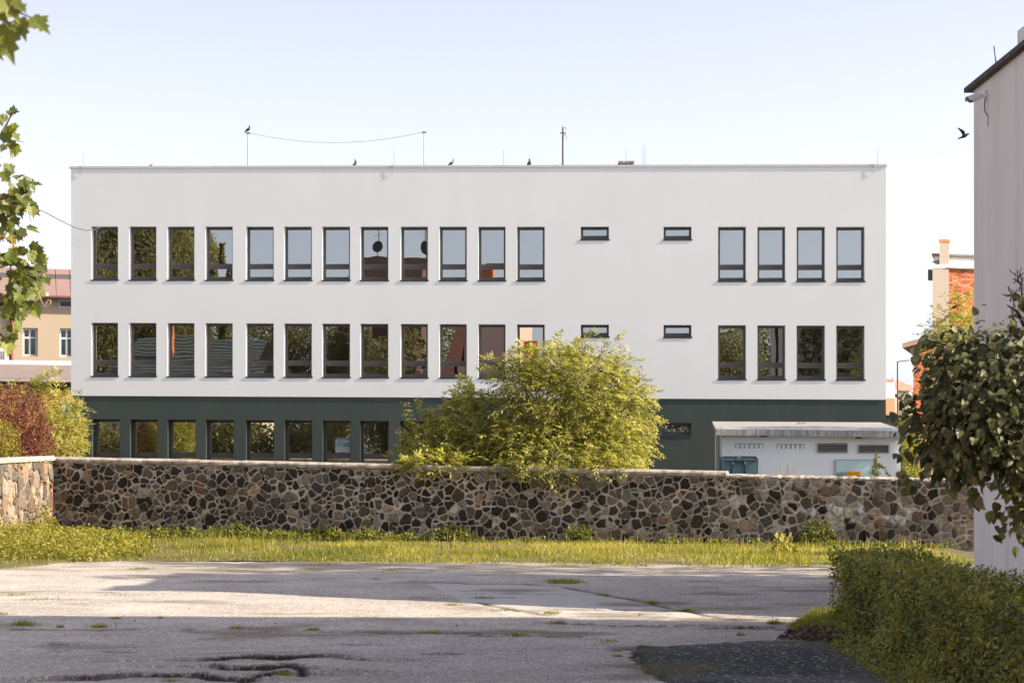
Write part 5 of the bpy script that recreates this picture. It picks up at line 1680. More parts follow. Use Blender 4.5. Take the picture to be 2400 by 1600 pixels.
# yellow-green bush beyond the shed and the tree over the brick house
small_leaf_shrub('golden_bush', 'sunlit yellow bush just right of the shed, behind the dark lilac', 2140, 62.0,
                 [(2133, 1040, 62, 28, 42, .6, 2200), (2150, 1085, 61.8, 36, 40, .6, 2000), (2125, 1000, 62.2, 14, 24, .4, 450), (2175, 1040, 62.3, 30, 40, .6, 900)], M['leaf_yellow'], .065, .45, .25)
def back_tree():
    Y = 60.0
    b = P(2260, 1200, Y); b.z = float(gz(b.x))
    root = thing('feathery_tree', b, 'sunlit yellow-green young tree in front of the orange brick house', 'tree')
    lobes = [(2235, 775, Y, 50, 32, .8, 230), (2270, 720, Y, 32, 28, .6, 110), (2240, 830, Y, 75, 55, 1.0, 420), (2250, 920, Y, 75, 70, 1.0, 420)]
    p, o = lobe_points(lobes); d = unit(o + np.array([0, -.2, .1]) + .5 * rng.normal(size=o.shape))
    pinnate(root, p, d, .25 + .12 * rng.random(len(p)), M['leaf_shrub'], .34, 9, .62, .2, .5)
    mb = MB(); mb.tube([b, P(2255, 1050, Y), P(2250, 900, Y), P(2245, 770, Y)], [.09, .07, .05, .02], 7); mb.build('trunk', M['bark'], root)
    sprays(root, [((2240, 770), (2188, 728), Y, .2), ((2250, 740), (2226, 685), Y, .1), ((2220, 790), (2165, 770), Y, .3), ((2280, 740), (2288, 690), Y, .05), ((2215, 800), (2160, 790), Y, .2)], M['leaf_shrub'], 8, .27, .62)
back_tree()

# ---- lilac on the right, near
def lilac():
    Y = 14.0
    b = Vector((4.35, 14.2, float(gz(4.35))))
    root = thing('lilac_bush', b, 'dark green lilac with heart-shaped leaves leaning in from the right, near the camera', 'tree')
    lobes = [(2330, 905, Y, 175, 150, .65, 620), (2270, 1010, Y - .1, 150, 110, .55, 480), (2240, 880, Y + .1, 80, 110, .5, 230), (2390, 1040, Y, 130, 130, .6, 350), (2200, 1040, Y, 75, 70, .45, 170), (2460, 850, Y, 120, 140, .6, 200), (2380, 1180, Y - .1, 50, 70, .3, 60), (2190, 950, Y, 55, 60, .4, 110)]
    lobes = [(l[0] + 32,) + l[1:6] + (int(l[6] * 2.8),) for l in lobes]
    p, o = lobe_points(lobes, .35)
    p += .065 * rng.normal(size=p.shape)
    n = len(p)
    ax = unit(o * .8 + np.array([-.15, -.25, -.75]) + .45 * rng.normal(size=(n, 3)))
    nm = unit(o * .6 + np.array([-.1, -.35, .75]) + .5 * rng.normal(size=(n, 3)))
    sz = .040 + .045 * rng.random(n)
    tn = np.clip(.42 + .26 * rng.normal(size=n), 0, 1)
    # hanging sprays at the outline
    ex = []
    for x, y, k in ((2345, 1240, 5), (2385, 1200, 8), (2330, 1190, 6), (2395, 1250, 5), (2280, 1160, 6), (2240, 1130, 6), (2105, 955, 3), (2125, 985, 4), (2128, 940, 2), (2150, 820, 5), (2165, 790, 6), (2120, 1110, 4), (2140, 1130, 4), (2390, 700, 3), (2115, 1070, 3), (2398, 1215, 4)):
        for _ in range(k): ex.append(np.array(P(x + random.uniform(-14, 14), y + random.uniform(-16, 16), Y + random.uniform(-.1, .1))))
    ex = np.array(ex); m_ = len(ex)
    p = np.concatenate([p, ex]); ax = np.concatenate([ax, unit(np.array([-.1, -.2, -1.0]) + .35 * rng.normal(size=(m_, 3)))]); nm = np.concatenate([nm, unit(np.array([-.2, -.8, .5]) + .4 * rng.normal(size=(m_, 3)))])
    sz = np.concatenate([sz, .065 + .035 * rng.random(m_)]); tn = np.concatenate([tn, np.clip(.5 + .25 * rng.normal(size=m_), 0, 1)])
    split_leaves(root, T_HEART, 'lilac', p, ax, nm, sz, tn, M['leaf_lilac'])
    mb = MB(); mb.tube([b, b + Vector((-.1, 0, .7)), b + Vector((-.3, -.05, 1.5)), P(2480, 1000, Y), P(2450, 850, Y)], [.07, .06, .05, .035, .015], 8); mb.build('trunk', M['bark'], root)
    br = [((2500, 1080), (2350, 1010), (2230, 990), (2110, 960)), ((2490, 1050), (2400, 900), (2290, 830), (2170, 795)), ((2470, 950), (2420, 800), (2350, 760)), ((2500, 1100), (2390, 1100), (2280, 1100), (2180, 1115)), ((2500, 1120), (2420, 1160), (2380, 1220)), ((2480, 950), (2330, 920), (2230, 880)),
          ((2420, 800), (2385, 730), (2360, 715)), ((2440, 850), (2400, 720), (2392, 660)), ((2350, 1010), (2250, 1060), (2160, 1085))]
    for q in br:
        mb = MB(); pts = [P(x, y, Y + random.uniform(-.12, .12)) for x, y in q]
        mb.tube(pts, [.022 * (1 - .8 * k / (len(pts) - 1)) for k in range(len(pts))], 6); mb.build('branch', M['darkbranch'], root)
    # dry seed heads
    for hx, hy in ((2370, 690), (2385, 650), (2395, 665), (2140, 945), (2112, 935), (2375, 742)):
        mb = MB(); c = P(hx, hy, Y)
        for k in range(14):
            v = Vector((random.gauss(0, .022), random.gauss(0, .02), random.gauss(0, .03)))
            mb.tube([c + v * .2, c + v, c + v * 1.25 + Vector((0, 0, .008))], [.0015, .005, .002], 4)
        mb.tube([c - Vector((-.03, 0, .09)), c, c + Vector((0, 0, .04))], [.004, .003, .002], 4)
        mb.build('seed_head', M['darkbranch'], root)
lilac()

# ---- maple branches at the left edge
def maple():
    Y = 16.0
    b = Vector((-5.2, 16.2, float(gz(-5.2))))
    root = thing('maple_tree', b, 'maple with green lobed leaves reaching into the picture from the left edge', 'tree')
    cl = [(10, 275, 26, 24, 8), (18, 335, 24, 28, 10), (6, 395, 18, 22, 8), (52, 432, 32, 22, 17), (45, 465, 34, 22, 16), (14, 480, 26, 40, 20), (62, 488, 12, 18, 4), (10, 545, 26, 26, 12), (48, 536, 26, 10, 4), (8, 590, 22, 20, 9), (60, 590, 44, 26, 22), (30, 630, 46, 30, 24), (85, 615, 24, 22, 12), (50, 668, 48, 32, 30), (30, 705, 40, 26, 22), (20, 745, 30, 22, 14), (62, 720, 24, 16, 8), (12, 790, 22, 24, 10), (88, 655, 14, 16, 5),
          (-60, 350, 50, 80, 40), (-60, 550, 50, 90, 50), (-60, 700, 50, 80, 40)]
    pp = []
    for x, y, rx, ry, k in cl:
        for _ in range(k):
            a = random.random() * 6.283; r = math.sqrt(random.random())
            pp.append(np.array(P(x + rx * r * math.cos(a), y + ry * r * math.sin(a), Y + random.uniform(-.35, .35))))
    p = np.array(pp); n = len(p)
    ax = unit(np.array([.35, -.15, -.75]) + .45 * rng.normal(size=(n, 3)))
    nm = unit(np.array([.35, -.55, .65]) + .45 * rng.normal(size=(n, 3)))
    sz = .082 + .050 * rng.random(n)
    tn = np.clip(.44 + .24 * rng.normal(size=n), 0, .88)
    red = (np.abs((p[:, 0] / p[:, 1] * F + CX) - 14) < 22) & (np.abs(HZ - (p[:, 2] - EYE) / p[:, 1] * F - 565) < 20)
    tn[red] = 1.0
    split_leaves(root, T_MAPLE, 'maple', p, ax, nm, sz, tn, M['leaf_maple'])
    mb = MB(); mb.tube([b, b + Vector((.05, 0, 1.6)), b + Vector((.1, 0, 3.2)), b + Vector((0, .1, 5.0)), b + Vector((.15, 0, 6.5))], [.16, .14, .12, .08, .04], 9); mb.build('trunk', M['bark'], root)
    for q in (((-350, 560), (-120, 520), (-20, 480), (40, 445), (78, 425)), ((-350, 700), (-100, 650), (20, 600), (100, 585)), ((-350, 450), (-100, 380), (0, 320), (30, 265)), ((-330, 800), (-60, 740), (30, 700), (70, 690)), ((-120, 520), (-20, 535), (45, 540)), ((20, 600), (60, 640), (95, 660)), ((-60, 740), (0, 780), (20, 800)), ((-20, 480), (20, 470), (70, 492))):
        mb = MB(); pts = [P(x, y, Y + .05) for x, y in q]
        mb.tube(pts, [max(.004, .03 * (1 - .9 * k / (len(pts) - 1))) for k in range(len(pts))], 6); mb.build('branch', M['bark'], root)
    # bare pale shoot with a curl
    mb = MB(); mb.tube([P(x, y, 15.9) for x, y in ((75, 655), (84, 672), (92, 694), (100, 712), (108, 718), (118, 712), (119, 704), (112, 703), (108, 712))], .0035, 4); mb.build('tendril', mat('pale_tendril', (.5, .38, .28), .8, .1), root)
maple()
def near_branch():
    Y = 6.2
    b = P(-150, -60, Y)
    root = thing('maple_branch', b, 'blurred maple leaves hanging close to the camera in the top left corner', 'branch')
    L = [((-2, 60), (32, 148), 118, .55), ((45, 45), (60, 95), 90, .5), ((75, 42), (118, 78), 74, .45), ((4, -10), (48, 52), 95, .6), ((40, 10), (62, 30), 60, .35), ((-20, 0), (20, 60), 100, .5), ((-25, 90), (4, 140), 80, .7)]
    p, ax, nm, sz, tn = [], [], [], [], []
    for (x0, y0), (x1, y1), s, t in L:
        a, c = P(x0, y0, Y), P(x1, y1, Y - .02)
        p.append(tuple(a)); ax.append(tuple(c - a)); nm.append((random.uniform(-.4, .4), -.85, random.uniform(.1, .6))); sz.append((c - a).length * 1.05); tn.append(t)
    leaf_objects(root, T_MAPLE, 'maple', np.array(p), np.array(ax), np.array(nm), np.array(sz), np.array(tn), M['leaf_maple'])
    mb = MB(); mb.tube([b, P(-60, 0, Y), P(20, 20, Y), P(75, 42, Y)], [.012, .008, .004, .002], 6); mb.build('twig', M['bark'], root)
    mb = MB(); mb.tube([P(-40, 0, Y), P(-10, 40, Y), P(-2, 60, Y)], [.006, .003, .002], 5); mb.build('twig', M['bark'], root)
near_branch()
def hanging_wire():
    a = P(64, 482, 20.0)
    pts = [P(x, y, Yd) for (x, y), Yd in zip(((40, 478), (72, 484), (105, 497), (140, 516), (175, 533), (200, 540), (222, 538), (238, 531)), np.linspace(16.5, 70, 8))]
    mb = MB(); mb.tube(pts, np.linspace(.004, .016, 8), 5); o = mb.build('wire', M['darkmetal'])
    tag(o, 'thin dark wire running from the maple branches to the top left window', 'wire')
hanging_wire()

# ---- clipped hedge
def hedge():
    x0, x1, y0, y1, h = 4.72, 5.95, 15.0, 30.4, 1.11
    root = thing('hedge', (5.3, 24, float(gz(5.3))), 'clipped dark green privet hedge running towards the camera at the lower right', 'hedge')
    z0 = float(gz(5.3))
    def surf(n_side, n_top, n_end):
        out = []
        # long left face, top, far end, near corner; a step where the far block is narrower
        for face, n in (('L', n_side), ('T', n_top), ('E', n_end)):
            y = y0 + (y1 - y0) * rng.random(n); x = x0 + (x1 - x0) * rng.random(n); z = h * rng.random(n) ** .9
            if face == 'L': pnt = np.stack([np.full(n, x0), y, z], -1); nr = np.tile([-1.0, -.15, .15], (n, 1))
            elif face == 'T': pnt = np.stack([x, y, np.full(n, h)], -1); nr = np.tile([0, -.15, 1.0], (n, 1))
            else: pnt = np.stack([x, np.full(n, y1), z], -1); nr = np.tile([-.2, 1.0, .2], (n, 1))
            out.append((pnt, nr))
        p = np.concatenate([o[0] for o in out]); nr = np.concatenate([o[1] for o in out])
        bulge = (vnoise(p[:, 1], p[:, 2] * 2 + p[:, 0], .9, 31) - .5) * .20 + (vnoise(p[:, 1], p[:, 2] + p[:, 0], 3.2, 32) - .5) * .14
        p = p + unit(nr) * bulge[:, None]
        block = np.where(p[:, 1] > 26.3, .15, 0.0)              # the far block stands back a little
        p[:, 0] += np.where(nr[:, 0] < -.5, block, 0)
        # rounded shoulder, flared foot
        sh = np.clip((p[:, 2] - h + .16) / .16, 0, 1); p[:, 0] += np.where(nr[:, 0] < -.5, .10 * sh ** 2, 0)
        ft = np.clip((.28 - p[:, 2]) / .28, 0, 1); p[:, 0] -= np.where(nr[:, 0] < -.5, .22 * ft, 0)
        p[:, 2] += z0
        return p, nr
    p, nr = surf(25000, 10500, 3000)
    p += unit(nr) * (-.09 * rng.random(len(p)) + .015)[:, None] + .02 * rng.normal(size=p.shape)
    n = len(p)
    ax = unit(nr * .5 + np.array([-.1, -.2, -.25]) + .75 * rng.normal(size=(n, 3)))
    nm = unit(nr + np.array([0, -.1, .5]) + .5 * rng.normal(size=(n, 3)))
    sz = .036 + .044 * rng.random(n) ** 1.6
    patchy = vnoise(p[:, 1] + p[:, 0], p[:, 2] * 1.3, 1.6, 44)
    tn = np.clip(.42 + .8 * (patchy - .5) + .22 * rng.normal(size=n), 0, 1)
    tn[rng.random(n) < .012] = 1.0
    split_leaves(root, T_OVAL, 'hedge', p, ax, nm, sz, tn, M['leaf_hedge'])
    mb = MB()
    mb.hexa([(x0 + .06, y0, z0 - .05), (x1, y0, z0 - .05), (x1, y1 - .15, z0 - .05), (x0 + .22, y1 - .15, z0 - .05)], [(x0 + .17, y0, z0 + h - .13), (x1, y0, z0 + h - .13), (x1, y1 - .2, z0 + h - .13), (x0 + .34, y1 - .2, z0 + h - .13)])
    mb.build('twigs', M['darkbranch'], root)  # solid dark core added so no light shows between the leaves
hedge()

# ---- weeds, grass and litter
def ground_pts(poly, n):
    poly = np.array(poly); lo, hi = poly.min(0), poly.max(0)
    q = lo + (hi - lo) * rng.random((int(n * 2.6) + 50, 2))
    q = q[in_poly(q[:, 0], q[:, 1], [tuple(a) for a in poly])][:n]
    return q
def grass():
    def wall_y(x): return WL.y + (x - WL.x) * WD.y / WD.x
    fr = gp((-60, 1345), (120, 1322), (300, 1312), (600, 1311), (900, 1318), (1300, 1322), (1900, 1330), (2330, 1330))
    fx, fy = np.array([a[0] for a in fr]), np.array([a[1] for a in fr])
    n = 95000
    x = -13.6 + 24.2 * rng.random(n)
    f = np.interp(x, fx, fy); wy = wall_y(x) - .15
    f = f + 1.4 * (vnoise(x, x * 0, 1.1, 71) - .5) + .5 * (vnoise(x, x * 0, 4.3, 72) - .5)
    y = f + (wy - f) * rng.random(n) ** 1.15
    edge = np.clip((y - f) / 2.2, 0, 1)
    dens = vnoise(x, y, .55, 73)
    keep = rng.random(n) < (.30 + .7 * edge) * np.clip(2.6 * dens - .55, .12, 1.2) * np.clip((x + 12.2) / 2.2, .12, 1)
    x, y, edge = x[keep], y[keep], edge[keep]; n = len(x)
    h = (.035 + .10 * edge ** .8) * (.5 + .9 * rng.random(n)) * (.35 + 1.3 * vnoise(x, y, .8, 74))
    p = np.stack([x, y, gz(x) - .02], -1)
    ax = unit(np.array([0, 0, 1.0]) + .38 * rng.normal(size=(n, 3)) * np.array([1, 1, .2]))
    nm = np.array([0, -1.0, .3]) + .8 * rng.normal(size=(n, 3))
    tint = np.clip(.45 + 1.3 * (vnoise(x, y, .5, 75) - .5) + .2 * rng.normal(size=n), 0, .95)
    tint[rng.random(n) < .05] = 1.0
    me = leaf_mesh('grass', T_BLADE, p, ax, nm, h, tint, M['grass'], (0, 0, 0), width=.012 + .016 * rng.random(n))
    o = bpy.data.objects.new('grass', me); SC.collection.objects.link(o); tag(o, kind='stuff')
    # ground under it
    mb = MB()
    xs = np.linspace(-14, 11.5, 40)
    for a, b_ in zip(xs[:-1], xs[1:]):
        fa, fb = np.interp(a, fx, fy) + .5, np.interp(b_, fx, fy) + .5
        mb.face([(a, fa, gz(a) - .05), (b_, fb, gz(b_) - .05), (b_, fb + .8, gz(b_) + .03), (a, fa + .8, gz(a) + .03)])
        mb.face([(a, fa + .8, gz(a) + .03), (b_, fb + .8, gz(b_) + .03), (b_, wall_y(b_) + .5, gz(b_) + .03), (a, wall_y(a) + .5, gz(a) + .03)])
    o = mb.build('grass_verge', mat('verge_earth', (.10, .088, .035), .98, .35, 1.5, bmp=.5, bscale=10, bdist=.03)); tag(o, kind='structure')
    # seed stalks
    n = 420
    x = -11 + 21.5 * rng.random(n); f = np.interp(x, fx, fy); y = f + 1.4 + (wall_y(x) - f - 2.2) * rng.random(n)
    p = np.stack([x, y, gz(x)], -1); hh = .22 + .35 * rng.random(n)
    me = leaf_mesh('grass_stalks', T_BLADE, p, unit(np.array([0, 0, 1.0]) + .16 * rng.normal(size=(n, 3))), np.array([0, -1.0, 0]) + .5 * rng.normal(size=(n, 3)), hh, np.full(n, .97), M['grass'], (0, 0, 0), width=np.full(n, .014))
    o = bpy.data.objects.new('grass_stalks', me); SC.collection.objects.link(o); tag(o, kind='stuff')
grass()

def weed_cloud(spots, leaf, mate, tint0, T=T_OVAL, tintv=.22):
    """spots: (px column, distance, half width m, height m, depth m, count)."""
    pp, oo = [], []
    for px, Yd, w, h, dpt, n in spots:
        cx = (px - CX) / F * Yd
        u = sphere_dirs(n); r = rng.random(n) ** .45
        q = u * r[:, None] * np.array([w, dpt, h]); q[:, 2] = np.abs(q[:, 2])
        q += np.array([cx, Yd, float(gz(cx))]); pp.append(q); oo.append(u)
    p, o = np.concatenate(pp), np.concatenate(oo); n = len(p)
    o[:, 2] = np.abs(o[:, 2])
    ax = unit(o * .6 + np.array([0, -.35, -.05]) + .6 * rng.normal(size=(n, 3))); nm = unit(np.array([0, -.45, .9]) + .45 * rng.normal(size=(n, 3)))
    return T, p, ax, nm, leaf * (.65 + .7 * rng.random(n)), np.clip(tint0 + tintv * rng.normal(size=n), 0, 1), mate

def weeds():
    def wy(px): u = wall_u(px); return (WL + WD * u).y
    r = random.Random(21)
    spots = []
    for px in range(120, 980, 16):
        k = 1.0 if 480 < px < 920 else .8
        spots.append((px + r.uniform(-8, 8), wy(px) - r.uniform(.35, 1.5), r.uniform(.25, .5), k * r.uniform(.22, .46), .5, 170))
    for px in range(980, 2230, 22):
        if r.random() < .35: continue
        spots.append((px, wy(px) - r.uniform(.3, .9), r.uniform(.2, .5), r.uniform(.06, .20), .35, 80))
    T, p, ax, nm, sz, tn, mt = weed_cloud(spots, .10, M['leaf_green'], .42)
    me = leaf_mesh('weeds', T, p, ax, nm, sz, tn, mt, (0, 0, 0)); o = bpy.data.objects.new('weeds', me); SC.collection.objects.link(o); tag(o, kind='stuff')
    # brighter bank of weeds in the sunny corner
    spots = []
    for _ in range(150):
        px = r.uniform(-40, 330); t = max(0, 1 - px / 360)
        spots.append((px, r.uniform(46.5, 57.5), r.uniform(.3, .6), (.22 + .62 * t) * r.uniform(.6, 1.1), .5, 170))
    T, p, ax, nm, sz, tn, mt = weed_cloud(spots, .075, M['leaf_yellow'], .35)
    me = leaf_mesh('bank_weeds', T, p, ax, nm, sz, tn, mt, (0, 0, 0)); o = bpy.data.objects.new('bank_weeds', me); SC.collection.objects.link(o); tag(o, kind='stuff')
weeds()
def weed_plant(label, px, Yd, w, h, dpt, n, leaf, mate, tint, name='weed_plant'):
    x = (px - CX) / F * Yd
    root = thing(name, (x, Yd, float(gz(x))), label, 'plant')
    T, p, ax, nm, sz, tn, mt = weed_cloud([(px, Yd, w, h, dpt, n)], leaf, mate, tint)
    foliage('foliage', root, T, p, ax, nm, sz, tn, mt)
    b = wloc(root)
    for k in range(3):
        mb = MB(); mb.tube([b, b + Vector((random.uniform(-w, w) * .4, 0, h * .5)), b + Vector((random.uniform(-w, w) * .8, random.uniform(-.1, .1), h * .9))], [.012, .009, .004], 5); mb.build('stem', M['stem'], root)
weed_plant('bright yellow leafy plant standing in the grass left of the hedge', 1838, 50.5, .38, .50, .3, 130, .16, M['leaf_yellow'], .6)
weed_plant('round dark green bush against the wall foot below the feathery shrub', 1356, 55.8, .52, .55, .4, 700, .09, M['leaf_green'], .28)
weed_plant('green climber on the wall foot behind the bright yellow plant', 1915, 54.9, .60, .75, .35, 900, .08, M['leaf_green'], .35)
weed_plant('tall yellow-green plant in the sunlit corner of the two stone walls', 104, 56.5, .38, 1.05, .35, 600, .09, M['leaf_yellow'], .45)
weed_plant('yellow-green leafy clump at the edge of the sunny bank', 268, 50.0, .42, .55, .4, 350, .12, M['leaf_yellow'], .5)
weed_plant('low green bush at the wall foot below the smaller shrub', 1060, 56.6, .75, .48, .4, 600, .10, M['leaf_green'], .35)
def wall_top_plants():
    for px, yt, lab, n in ((1829, 1090, 'dry grass tuft on top of the wall in front of the shed, the left one', 5), (1850, 1083, 'dry grass tuft on top of the wall in front of the shed, the right one', 7)):
        u = wall_u(px); p = WL + WD * u - WN * .2; p.z = wtop(u) + .05
        root = thing('grass_tuft', p, lab, 'grass', 'dry tufts on the wall')
        top = EYE - (yt - HZ) / F * p.y
        mb = MB()
        for k in range(n):
            dx = random.uniform(-.12, .12); t = p + Vector((dx * 1.3, random.uniform(-.1, .1), (top - p.z) * random.uniform(.5, 1)))
            mb.tube([p + Vector((dx, 0, 0)), p.lerp(t, .6) + Vector((dx * .5, 0, 0)), t], [.006, .006, .01], 4)
        mb.build('stalks', mat('straw', (.42, .34, .19), .9, .2), root)
    u = wall_u(2050); p = WL + WD * u - WN * .35; p.z = wtop(u)
    root = thing('wall_plant', p, 'small dark climbing plant with drooping shoot in front of the pale blue board', 'plant')
    q, a = [], []
    for k in range(130):
        t = random.random(); z = t ** .8 * .62; w = .17 * (1 - t * .9)
        q.append((p.x + random.gauss(0, w * .5), p.y + random.gauss(0, .05), p.z + z)); a.append((random.gauss(0, .6), -.4, -.6))
    for k in range(40):
        t = k / 40; q.append((p.x + .08 + .30 * t + random.gauss(0, .02), p.y, p.z + .42 - .4 * t * t + .08 * t + random.gauss(0, .03))); a.append((.3, -.3, -.8))
    for k in range(8): q.append((p.x + .05, p.y, p.z + .6 + .03 * k)); a.append((random.choice((-1, 1)), -.2, .3))
    q, a = np.array(q), np.array(a); n = len(q)
    foliage('foliage', root, T_OVAL, q, a, np.array([0, -1, .4]) + .4 * rng.normal(size=(n, 3)), .05 + .05 * rng.random(n), np.clip(.35 + .2 * rng.normal(size=n), 0, 1), M['leaf_green'])
    mb = MB(); mb.tube([p, p + Vector((.02, 0, .4)), p + Vector((.05, 0, .8))], [.012, .008, .003], 5); mb.build('stem', M['stem'], root)
wall_top_plants()

def tufts():
    """Grass and moss tufts in the joints of the asphalt."""
    spots = [(1010, 1484, 26, .05, 160), (1322, 1364, 45, .09, 420), (1130, 1402, 30, .05, 160), (1060, 1417, 22, .04, 90), (1525, 1413, 18, .06, 130), (1605, 1430, 20, .05, 110), (1420, 1395, 14, .05, 70), (2, 1440, 25, .06, 90), (55, 1465, 28, .10, 150), (140, 1470, 10, .06, 50), (235, 1470, 26, .08, 120), (270, 1448, 14, .04, 50), (440, 1476, 14, .04, 50), (555, 1472, 14, .06, 60), (735, 1476, 16, .06, 80), (375, 1448, 12, .04, 50),
             (1220, 1488, 24, .05, 120), (1430, 1504, 26, .05, 110), (1448, 1538, 14, .05, 50), (1525, 1563, 14, .05, 60), (660, 1580, 22, .05, 110), (400, 1597, 20, .05, 80), (1310, 1459, 20, .05, 90), (1735, 1488, 12, .06, 50), (1815, 1463, 16, .10, 130), (330, 1332, 26, .05, 100), (530, 1330, 24, .04, 100), (880, 1356, 20, .03, 60), (920, 1335, 26, .04, 80), (1730, 1415, 8, .03, 20), (1830, 1409, 8, .03, 20), (1655, 1445, 10, .03, 30),
             (100, 1405, 60, .05, 160), (40, 1395, 40, .05, 100), (270, 1395, 40, .05, 70), (1290, 1436, 26, .06, 60), (1180, 1430, 30, .05, 40), (1320, 1326, 40, .05, 100), (760, 1322, 50, .05, 120)]
    for i, (px, py, w, h, n) in enumerate(spots):
        c = G(px, py)
        wm = w / F * c.y
        n = int(n * 1.6)
        x = c.x + wm * rng.normal(size=n) * .5; y = c.y + wm * .9 * rng.normal(size=n) * .5
        p = np.stack([x, y, gz(x) - .01], -1)
        hh = h * (.5 + .9 * rng.random(n))
        ax = unit(np.array([0, 0, 1.0]) + .7 * rng.normal(size=(n, 3)) * np.array([1, 1, .2]))
        TUFT.append((p, ax, np.array([0, -1.0, .3]) + .6 * rng.normal(size=(n, 3)), hh, np.clip(.35 + .25 * rng.normal(size=n), 0, 1), .006 + .006 * rng.random(n)))
    q = [np.concatenate([t[k] for t in TUFT]) for k in range(6)]
    me = leaf_mesh('pavement_grass', T_BLADE, q[0], q[1], q[2], q[3], q[4], M['grass'], (0, 0, 0), width=q[5])
    o = bpy.data.objects.new('pavement_grass', me); SC.collection.objects.link(o); tag(o, kind='stuff')
TUFT = []
tufts()
def hedge_foot():
    # grass at the far foot of the hedge
    pts = ground_pts([tuple(G(*a)[:2]) for a in ((1845, 1470), (1900, 1448), (1990, 1436), (2040, 1470), (1960, 1490))], 4200)
    n = len(pts); x, y = pts[:, 0], pts[:, 1]
    p = np.stack([x, y, gz(x)], -1)
    cx = 4.75
    h = (.04 + .16 * np.clip((x - 3.9) / .8, 0, 1)) * (.5 + .8 * rng.random(n))
    me = leaf_mesh('hedge_grass', T_BLADE, p, unit(np.array([0, 0, 1.0]) + .4 * rng.normal(size=(n, 3))), np.array([0, -1.0, .3]) + .6 * rng.normal(size=(n, 3)), h, np.clip(.35 + .2 * rng.normal(size=n), 0, 1), M['grass'], (0, 0, 0), width=.006 + .008 * rng.random(n))
    o = bpy.data.objects.new('hedge_grass', me); SC.collection.objects.link(o); tag(o, kind='stuff')
    # strip of weeds along the hedge foot
    n = 5000
    y = 18 + 12 * rng.random(n); x = 4.72 - .42 * rng.random(n) ** 1.5 - .1
    p = np.stack([x, y, gz(x) + .22 * rng.random(n) * np.clip((x - 4.2) / .5, .1, 1)], -1)
    T = T_OVAL
    me = leaf_mesh('hedge_weeds', T, p, unit(np.array([-.6, -.3, .2]) + .6 * rng.normal(size=(n, 3))), unit(np.array([-.2, -.4, .9]) + .4 * rng.normal(size=(n, 3))), .03 + .03 * rng.random(n), np.clip(.5 + .22 * rng.normal(size=n), 0, 1), M['leaf_hedge'], (0, 0, 0))
    o = bpy.data.objects.new('hedge_weeds', me); SC.collection.objects.link(o); tag(o, kind='stuff')
    # heap of fallen leaves
    pts = ground_pts([tuple(G(*a)[:2]) for a in ((1825, 1497), (1850, 1480), (1900, 1472), (1990, 1480), (2060, 1500), (2110, 1530), (2050, 1522), (1960, 1507), (1880, 1502))], 2600)
    n = len(pts); x, y = pts[:, 0], pts[:, 1]
    hz = .10 * vnoise(x, y, 2.5, 61) * np.clip((x - 3.7) / .6, .2, 1)
    p = np.stack([x, y, gz(x) + .01 + hz * rng.random(n) * 1.6], -1)
    me = leaf_mesh('leaf_litter', T_OVAL, p, unit(rng.normal(size=(n, 3)) * np.array([1, 1, .4])), unit(np.array([0, 0, 1.0]) + .7 * rng.normal(size=(n, 3))), .035 + .045 * rng.random(n), rng.random(n), M['leaf_dead'], (0, 0, 0))
    o = bpy.data.objects.new('leaf_litter', me); SC.collection.objects.link(o); tag(o, kind='stuff')
    # crumbs of broken asphalt and a few stray leaves
    n = 900
    pts = np.stack([-6 + 11 * rng.random(n), 20 + 14 * rng.random(n) ** 1.4], -1)
    p = np.stack([pts[:, 0], pts[:, 1], gz(pts[:, 0]) + .008], -1)
    me = leaf_mesh('gravel_crumbs', T_QUAD, p, unit(rng.normal(size=(n, 3)) * np.array([1, 1, .2])), unit(np.array([0, -.3, 1.0]) + .8 * rng.normal(size=(n, 3))), .012 + .03 * rng.random(n) ** 3, rng.random(n), M['leaf_dead'], (0, 0, 0))
    o = bpy.data.objects.new('gravel_crumbs', me); SC.collection.objects.link(o); tag(o, kind='stuff')
hedge_foot()

# ------------------------------------------------------------------ behind the camera: what the windows mirror
def mirrored(px, py, D):
    """Where a thing must stand for the building's windows to show it at pixel px, py; D: length of the folded line of sight along the view."""
    v = P(px, py, D); p0 = Vector((0, FY, 0)); d = (v - p0).dot(NOUT)
    return v - NOUT * (2 * d)
def far_tree(px, ytop, D, wpx, label, conifer=False, n=15000):
    b = mirrored(px, 1051, D); b.z = float(gz(b.x))
    top = mirrored(px, ytop, D).z
    H = top - b.z; R = wpx / F * D / 2
    root = thing('tall_tree', b, label, 'tree', 'trees across the yard')
    u = sphere_dirs(n); r = rng.random(n) ** .4
    if conifer:
        t = rng.random(n) ** .8
        a = rng.random(n) * 6.283; rr = R * (1 - t) * (.5 + .5 * rng.random(n)) + .1
        p = np.stack([rr * np.cos(a), rr * np.sin(a), H * (.08 + .92 * t)], -1)
    else:
        k = 9; cc = unit(rng.normal(size=(k, 3))) * np.array([R * .6, R * .6, H * .27]) * (.5 + .5 * rng.random(k))[:, None]
        w = rng.integers(0, k, n)
        p = cc[w] + u * r[:, None] * np.array([R * .55, R * .55, H * .22])
        p[:, 2] += H * .56; p[:, 2] = np.minimum(p[:, 2], H)
    p = p + np.array(b)
    ax = unit(u + np.array([0, 0, -.6]) + .5 * rng.normal(size=(n, 3)))
    foliage('crown', root, T_QUAD, p, ax, unit(u + .5 * rng.normal(size=(n, 3)) + np.array([0, .2, .4])), (.13 + .15 * rng.random(n)) * (1 if not conifer else .8), np.clip(.5 + .25 * rng.normal(size=n), 0, 1), M['leaf_tree'], stuff=False)
    mb = MB(); mb.tube([b, b + Vector((.1, 0, H * .3)), b + Vector((0, .2, H * .75))], [.35, .26, .08], 8); mb.build('trunk', M['bark'], root)
